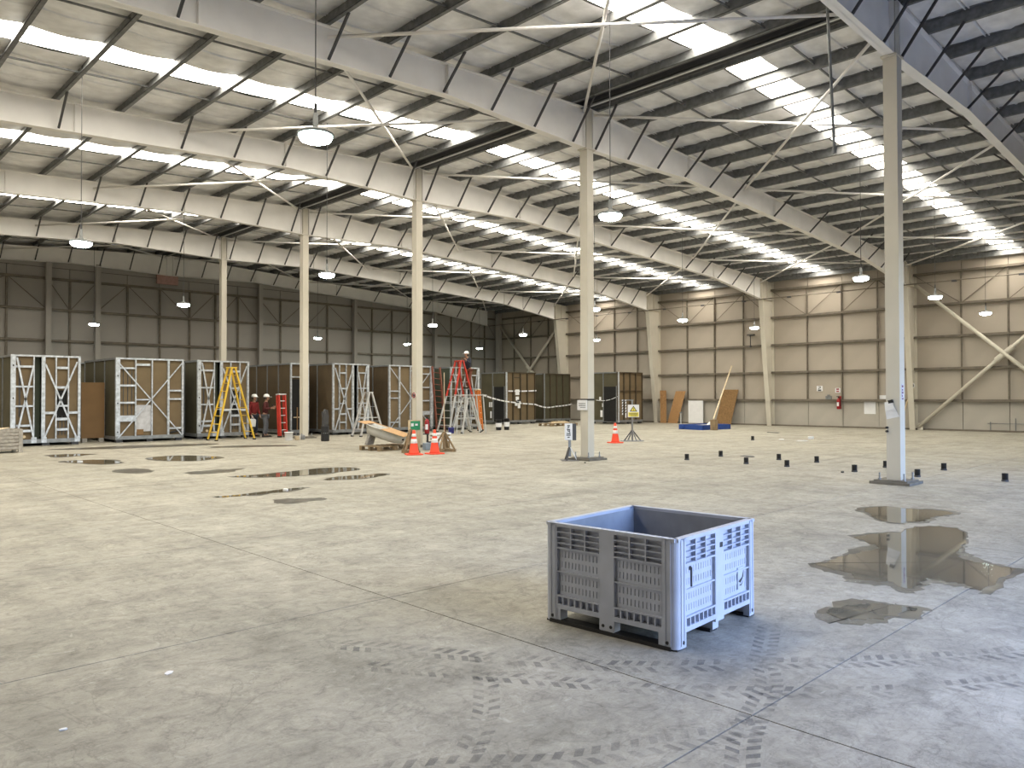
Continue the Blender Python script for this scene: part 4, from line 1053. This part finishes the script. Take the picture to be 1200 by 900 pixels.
# column signs
root = thing('round_column_sign', 'round black and white sign with lettering below, on the braced wall column', 'sign', (XW-.36, FY[1], 2.12))
part('disc', MB().tube((.0, 0, 0), (.13, 0, 0), .135, n=20), M_paper, root)
mb = MB()
for k in range(20):
    a, b = 2*PI*k/20, 2*PI*(k+1)/20
    mb.tube((-.004, .105*math.cos(a), .105*math.sin(a)), (-.004, .105*math.cos(b), .105*math.sin(b)), .018, n=4)
mb.bar((-.004, -.07, .07), (-.004, .07, -.07), .02, .03, (1, 0, 0))
part('ring', mb, M_ink, root)
part('lettering', MB().box(0, -.03, -.26, .13, .03, -.19).box(0, -.02, -.36, .12, .03, -.31).box(.0, -.025, -.45, .12, .02, -.39).box(.0, -.045, -.56, .12, .045, -.48), M_ink, root)
root = thing('round_column_sign', 'small round red sign on the cream column behind the extinguisher', 'sign', (RX-.13, FY[2], 1.70))
part('disc', MB().tube((.01, 0, 0), (-.008, 0, 0), .10, n=18), M_paper, root)
mb = MB()
for k in range(16):
    a, b = 2*PI*k/16, 2*PI*(k+1)/16
    mb.tube((-.01, .075*math.cos(a), .075*math.sin(a)), (-.01, .075*math.cos(b), .075*math.sin(b)), .018, n=4)
part('ring', mb, M_exred, root); part('mark', MB().box(-.014, -.03, -.04, -.008, .03, .04), M_ink, root)
# notice strapped on the second column
root = thing('strapped_notice', 'white notice under a black strap on the bolted ridge column', 'notice', (RX-.15, FY[1]+.0, 1.46))
part('sheet', MB().box(-.02, -.12, -.16, .008, .20, .10), M_paper, root)
part('lettering', MB().box(-.024, -.08, .0, -.02, .15, .02).box(-.024, -.08, -.05, -.02, .15, -.03).box(-.024, -.08, -.10, -.02, .1, -.085), M_galvd, root)
part('strap', MB().box(.012, -.134, .09, .275, -.126, .135).box(.010, -.134, .09, .024, .126, .135), M_black, root)
# paper taped on the first column
root = thing('taped_sheet', 'curling white sheet taped on the ridge column by the pipe stubs', 'paper', (RX-.132, FY[0]+.03, 1.40), 0, None, (R(-14), 0, 0))
vs = []
for k in range(5):
    z = .16-.08*k; b = .012*math.sin(k*1.1)
    vs += [(-.004-b, .13-.012*(4-k), z), (-.02-b*2, -.11+.02*(4-k)*.6, z)]
mb = MB().add(vs + [(x+.003, y, z) for x, y, z in vs], [(2*k, 2*k+1, 2*k+3, 2*k+2) for k in range(4)] + [(10+2*k, 12+2*k, 13+2*k, 11+2*k) for k in range(4)])
part('sheet', mb, M_paper, root); part('tape', MB().box(-.04, -.075, .12, .006, .005, .18), M_black, root)
for z in (1.06, .99):
    part('knob', MB().tube((-.125, .105, z), (-.175, .105, z), .022, n=10), M_black, FIRST_COL)
root = thing('column_lettering', 'narrow vertical dark lettering strip on the bright side of the first ridge column', 'sign', (RX+.0, FY[0]-.127, 1.72))
part('strip', MB().box(-.04, -.004, -.14, .04, .003, .16), mat('lilac_paper', (.62, .60, .72), .5), root)
part('lettering', MB().box(-.03, -.007, .10, .03, -.004, .14).box(-.025, -.007, .04, .02, -.004, .07).box(-.03, -.007, -.02, .03, -.004, .02).box(-.03, -.007, -.08, .0, -.004, -.04).box(-.03, -.007, -.13, .03, -.004, -.10), mat('purple_ink', (.16, .06, .12), .6), root)
# heater-like panel high on the gable
root = thing('gable_panel', 'faded pinkish panel hung high on the grey gable wall under a pale bracket', 'panel', (15.2, Y1-.30, 8.1))
part('board', MB().box(-.45, -.02, -.42, .65, .1, .36), M_pink, root); part('bracket', MB().box(-.28, -.06, .36, .22, .1, .48), M_paper, root)
for x in (-.26, .18): part('hanger', MB().box(x-.02, -.02, .48, x+.02, .02, 1.0), M_dark, root)

# ------------------------------------------------------------------ pipe stubs, litter
stubs = [(17.13, 11.15), (18.74, 11.12), (17.17, 9.49), (18.79, 9.46), (17.14, 8.43), (18.74, 8.44), (17.03, 6.83), (18.53, 6.72), (16.9, 5.51), (18.8, 5.58), (17.2, 4.03)]
nth = ['first', 'second', 'third', 'fourth', 'fifth', 'sixth']
cnt = [0, 0]
proto = None
for x, y in stubs:
    row = 0 if x < 18 else 1; cnt[row] += 1
    if proto is None:
        proto = thing('pipe_stub', '', 'pipe', (0, 0, 0), 0, 'pipe stubs in the floor')
        part('pipe', MB().lathe([(.055, 0), (.055, .15), (.058, .155), (.045, .155), (.044, .05)], 14), M_black, proto, smooth=True)
        part('collar', MB().lathe([(.063, 0), (.063, .03), (.056, .035)], 14), M_dark, proto)
        o = proto
    else: o = copy_tree(proto)
    o.location = (x, y, 0); o.rotation_euler = (0, 0, x)
    o['label'] = 'black pipe stub in the floor, %s from the left in the %s row of stubs' % (nth[cnt[row]-1], ('nearer', 'farther')[row])
o = copy_tree(proto); o.location = (26.27, 14.25, 0); o['label'] = 'lone black pipe stub far beyond the two rows, towards the side wall'
def scrap(label, x, y, s, m=M_paper, h=.02):
    rnd = random.Random(int(x*100)); pts = [(s*(.6+.5*rnd.random())*math.cos(2*PI*k/6), .55*s*(.6+.5*rnd.random())*math.sin(2*PI*k/6)) for k in range(6)]
    o = part('litter_scrap', MB().prism(pts, 'z', .0005, h), m, None, (x, y, 0), (0, 0, rnd.random()*3)); tag(o, label, 'litter')
scrap('narrow white scrap on the floor near the lower left corner', 1.08, 4.37, .03, h=.006)
scrap('pale flat scrap on the floor left of the bin, beyond the small white one', 1.76, 4.82, .045, h=.004)
scrap('white scrap on the floor nearest the lone pipe stub', 27.4, 13.7, .22)
scrap('larger white scrap on the floor between the lone stub and the column', 27.1, 12.75, .26)
scrap('crumpled white scrap near the side wall, closest to the first ridge column', 28.6, 13.1, .16, h=.1)
scrap('dark flat scrap on the floor in front of the side wall', 32.2, 16.5, .45, M_dark)
scrap('small black scrap among the pipe stubs', 16.7, 6.95, .09, M_black, .03)
scrap('small dark scrap right in front of the bolted ridge column', 14.6, 12.45, .05, M_black, .02)
scrap('long dark scrap between the two rows of pipe stubs', 19.3, 10.6, .35, M_dark, .01)
scrap('white scrap on the damp streak in the middle of the floor', 6.62, 12.62, .09, h=.03)
scrap('white scrap beside the small puddle at far left', 5.75, 21.9, .08, h=.03)

# ------------------------------------------------------------------ puddles and tracks
def puddle(label, pts, damp=.12, water=True, seed=1):
    rnd = random.Random(seed); n = len(pts); out = []
    cx = sum(p[0] for p in pts)/n; cy = sum(p[1] for p in pts)/n
    for i in range(n):
        p0, p1, p2, p3 = (Vector(pts[(i+k-1) % n]) for k in range(4))
        for k in range(5):
            t = k/5
            q = .5*((2*p1)+(-p0+p2)*t+(2*p0-5*p1+4*p2-p3)*t*t+(-p0+3*p1-3*p2+p3)*t**3)
            out.append((q.x-cx+rnd.uniform(-.03, .03), q.y-cy+rnd.uniform(-.03, .03)))
    root = thing('puddle', label, 'puddle', (cx, cy, 0), 0, 'puddles on the slab')
    def fan(pl_, z0, z1):
        bm_ = MB(); m = len(pl_)
        bm_.add([(x, y, z1) for x, y in pl_] + [(x, y, z0) for x, y in pl_], [tuple(range(m))] + [(k, (k+1) % m, m+(k+1) % m, m+k) for k in range(m)])
        return bm_
    if water: part('water', fan(out, .0008, .0035), M_water, root)
    d2 = [(x*(1+damp/max(.2, math.hypot(x, y))*(.8+.5*math.sin(3.1*math.atan2(y, x)+seed)+.2*rnd.random())), y*(1+damp/max(.2, math.hypot(x, y))*(.8+.5*math.sin(3.1*math.atan2(y, x)+seed)+.2*rnd.random()))) for x, y in out]
    part('damp_edge', fan(d2, .0004, .0016), M_damp, root)
pA = [(11.6, 4.5), (12.05, 4.4), (12.05, 4.05), (12.21, 3.79), (12.08, 3.5), (11.77, 3.46), (11.48, 3.56), (11.06, 3.53), (10.82, 3.64), (10.64, 3.72), (10.73, 3.97), (11.14, 4.26)]
pB = [(7.52, 3.43), (7.61, 3.32), (7.9, 3.35), (8.34, 3.32), (8.71, 3.24), (9.01, 3.48), (9.18, 3.68), (9.6, 3.62), (9.94, 3.43), (10.4, 3.45), (10.68, 3.31), (10.7, 3.01), (10.21, 2.8), (9.67, 2.67), (9.09, 2.58), (8.77, 2.42), (8.69, 2.25), (8.63, 2.07), (8.64, 1.94), (8.09, 1.94), (7.49, 1.95), (7.61, 2.12), (7.6, 2.3), (7.62, 2.4), (7.25, 2.38), (7.07, 2.41), (7.25, 2.57), (7.16, 2.71), (7.15, 2.87), (7.31, 2.97), (7.38, 3.18)]
pC = [(5.93, 2.58), (6.22, 2.53), (6.41, 2.42), (6.46, 2.29), (6.47, 2.14), (6.31, 2.17), (6.1, 2.19), (5.96, 2.25), (5.82, 2.37), (5.81, 2.48)]
pD = [(7.0, 15.61), (7.57, 15.55), (8.18, 15.66), (8.78, 15.83), (9.39, 15.82), (9.78, 15.54), (9.62, 14.98), (9.02, 14.82), (8.38, 14.73), (7.84, 14.76), (7.32, 15.04)]
pE = [(8.1, 13.77), (8.49, 13.94), (8.99, 13.94), (9.48, 13.89), (9.44, 13.58), (8.9, 13.36), (8.41, 13.37), (8.03, 13.53)]
pF = [(5.38, 12.67), (5.83, 12.65), (6.37, 12.75), (6.87, 12.81), (6.98, 12.7), (6.64, 12.49), (6.16, 12.44), (5.75, 12.46), (5.45, 12.49)]
pG = [(5.91, 11.52), (6.19, 11.44), (6.45, 11.28), (6.32, 11.11), (6.01, 11.12), (5.83, 11.26)]
pH = [(7.45, 21.96), (8.12, 22.17), (8.58, 21.85), (8.92, 21.05), (8.57, 20.4), (7.96, 20.08), (7.58, 20.47), (7.38, 21.2)]
pI = [(6.83, 17.22), (7.23, 17.2), (7.9, 17.13), (7.45, 16.78), (6.95, 16.54), (6.69, 16.71)]
pJ = [(5.73, 18.91), (6.1, 18.85), (6.22, 18.22), (5.88, 17.8), (5.6, 18.08)]
pK = [(5.54, 22.29), (6.0, 22.47), (6.4, 22.07), (6.46, 20.97), (6.0, 20.71), (5.65, 21.42)]
pL = [(5.79, 24.86), (6.28, 24.99), (6.71, 24.55), (6.21, 24.12), (5.77, 24.12)]
for k, (lb, p, wt, dm) in enumerate((
        ('oval puddle in front of the first ridge column, mirroring it', pA, True, .10), ('largest puddle, wide and ragged, beyond the grey bin', pB, True, .13),
        ('small glinting puddle closest to the grey bin', pC, True, .12), ('long narrow puddle in the middle of the floor, mirroring a column', pD, True, .12),
        ('narrow puddle just in front of the long narrow one', pE, True, .08), ('thin damp streak across the floor before the long puddle', pF, True, .12),
        ('small dark damp patch nearest the camera of the middle puddles', pG, False, .12), ('puddle mirroring the module with the big cross', pH, True, .15),
        ('faint damp patch between the middle puddles and the mirrored module', pI, False, .14), ('round faint damp patch left of the other damp patches', pJ, False, .12),
        ('long puddle towards the timber crate', pK, True, .15), ('thin puddle in front of the first framed module', pL, True, .16),
        ('dark damp strip along the front of the framed modules', [(6.6, 27.9), (9.5, 27.6), (11.2, 27.0), (10.5, 26.3), (8.5, 26.6), (6.9, 27.1)], False, .2),
        ('dark damp strip in front of the yellow stepladder', [(10.8, 25.3), (12.4, 24.6), (12.6, 23.8), (11.6, 24.2), (10.6, 24.7)], False, .2))):
    puddle(lb, p, dm, wt, k+3)
def track(path, wd, pitch, name='tyre_track', flip=1):
    mb = MB(); pts = []
    for (x0, y0), (x1, y1) in zip(path, path[1:]):
        d = math.hypot(x1-x0, y1-y0); n = max(1, int(d/.02))
        pts += [(x0+(x1-x0)*k/n, y0+(y1-y0)*k/n) for k in range(n)]
    acc = 0; last = pts[0]
    for p in pts[1:]:
        s = math.hypot(p[0]-last[0], p[1]-last[1])
        if s >= pitch:
            tx, ty = (p[0]-last[0])/s, (p[1]-last[1])/s; nx, ny = -ty, tx
            for sd in (-1, 1):
                o0 = .0 if sd < 0 else pitch/2
                c = [(o0, .015), (o0+pitch*.5, .015), (o0+pitch*.95, wd/2), (o0+pitch*.40, wd/2)]
                mb.add([(p[0]+tx*a+nx*b*sd, p[1]+ty*a+ny*b*sd, .0012) for a, b in c], [(0, 1, 2, 3)])
            last = p
    o = part(name, mb, M_tyre, floor); o['kind'] = 'stuff'
def smooth_path(pts, n=10):
    out = []
    for i in range(len(pts)-1):
        p0 = Vector(pts[max(0, i-1)]); p1 = Vector(pts[i]); p2 = Vector(pts[i+1]); p3 = Vector(pts[min(len(pts)-1, i+2)])
        for k in range(n):
            t = k/n; q = .5*((2*p1)+(-p0+p2)*t+(2*p0-5*p1+4*p2-p3)*t*t+(-p0+3*p1-3*p2+p3)*t**3); out.append((q.x, q.y))
    return out+[pts[-1]]
track(smooth_path([(2.7, 4.7), (3.16, 3.93), (3.5, 3.39), (3.89, 2.88), (4.5, 2.35), (5.0, 1.92), (5.92, 1.29), (7.3, .6)]), .20, .085)
track(smooth_path([(2.6, 4.2), (3.24, 3.22), (3.69, 2.55), (4.07, 2.13), (4.49, 1.72), (5.33, 1.16), (6.6, .4)]), .17, .085)
track(smooth_path([(1.6, 3.1), (2.2, 2.74), (2.58, 2.43), (3.12, 2.16), (3.6, 1.95)]), .18, .085)
track(smooth_path([(2.3, 2.7), (2.67, 2.97), (3.01, 3.33), (3.3, 3.7)]), .15, .08)
track(smooth_path([(2.7, 1.5), (3.4, 1.9), (4.14, 2.16), (4.56, 2.41), (5.2, 2.7)]), .16, .08)

# ------------------------------------------------------------------ high bay lamps
LAMPS = [(4.99, 8.75, 'biggest glowing lamp, on a long wire high at the upper left'), (11.14, 8.87, 'glowing lamp hung beside the bolted ridge column'),
         (4.82, 18.37, 'glowing lamp hung low before the gable, leftmost of all the lamps'), (10.94, 18.56, 'bright lamp high beside the column by the white bucket'),
         (10.75, 28.17, 'lamp before the gable above the gap between the second and third framed modules'), (10.69, 38.63, 'small far lamp on the gable side above the tan upright board'),
         (22.35, 28.4, 'lamp just right of the column with the round red mark'), (22.47, 39.13, 'tiny far lamp low beside the column by the white bucket'),
         (29.25, 39.79, 'tiny far lamp just left of the column with the round red mark'), (29.39, 29.44, 'lamp near the gable corner, over the doorway module by the orange ladder'),
         (35.6, 39.97, 'tiny lamp closest to the corner of the gable wall'), (35.3, 29.19, 'lower of the two lamps close to the bolted ridge column on its wall side'),
         (28.9, 18.99, 'lamp before the side wall over the leaning chipboard sheets'), (34.8, 18.74, 'lamp before the side wall near the dark T-shaped hook'),
         (22.27, 8.7, 'lamp hung just left of the first ridge column under the rafter knee'), (28.4, 8.64, 'lamp beside the upper end of the big wall brace'),
         (35.57, 8.95, 'rightmost lamp, before the crossed wall brace'), (22.71, 18.86, 'lamp half hidden behind the bolted ridge column')]
lamp0 = None
for x, y, lb in LAMPS:
    if lamp0 is None:
        lamp0 = thing('high_bay_lamp', lb, 'lamp', (x, y, 5.0), 0, 'high bay lamps')
        part('housing', MB().lathe([(.205, .01), (.235, .015), (.235, .035), (.18, .065), (.07, .085), (.035, .12), (.03, .30)], 20), mat('lamp_housing', (.16, .17, .17), .5), lamp0, smooth=True)
        part('lens', MB().lathe([(.205, .015), (.212, -.01), (.19, -.05), (.13, -.075), (.06, -.088), (.01, -.09)], 20), E_lamp, lamp0, smooth=True)
        part('hook', MB().tube((0, 0, .29), (0, 0, .42), .02, n=6), M_dark, lamp0)
        wire0 = MB().tube((0, 0, 0), (0, 0, 1), .008, n=5).mesh('hanging_wire', M_dark)
        o = lamp0
    else:
        o = copy_tree(lamp0)
        for ch in list(o.children):
            if ch.name.startswith('hanging_wire'): bpy.data.objects.remove(ch)
        o.location = (x, y, 5.0); o['label'] = lb
    wr = link('hanging_wire', wire0, o, (0, 0, .4)); wr.scale = (1, 1, pz(x)-.02-5.4)
# bare dropper pipe near the first ridge column
o = part('hanging_pipe', MB().tube((13.86, 6.0, pz(13.86)), (14.18, 6.0, 6.22), .028, n=8).tube((14.18, 6.0, 6.28), (14.185, 6.0, 6.18), .04, n=8), M_galvd)
tag(o, 'thin bare pipe hanging from the roof beside the first ridge column', 'pipe')
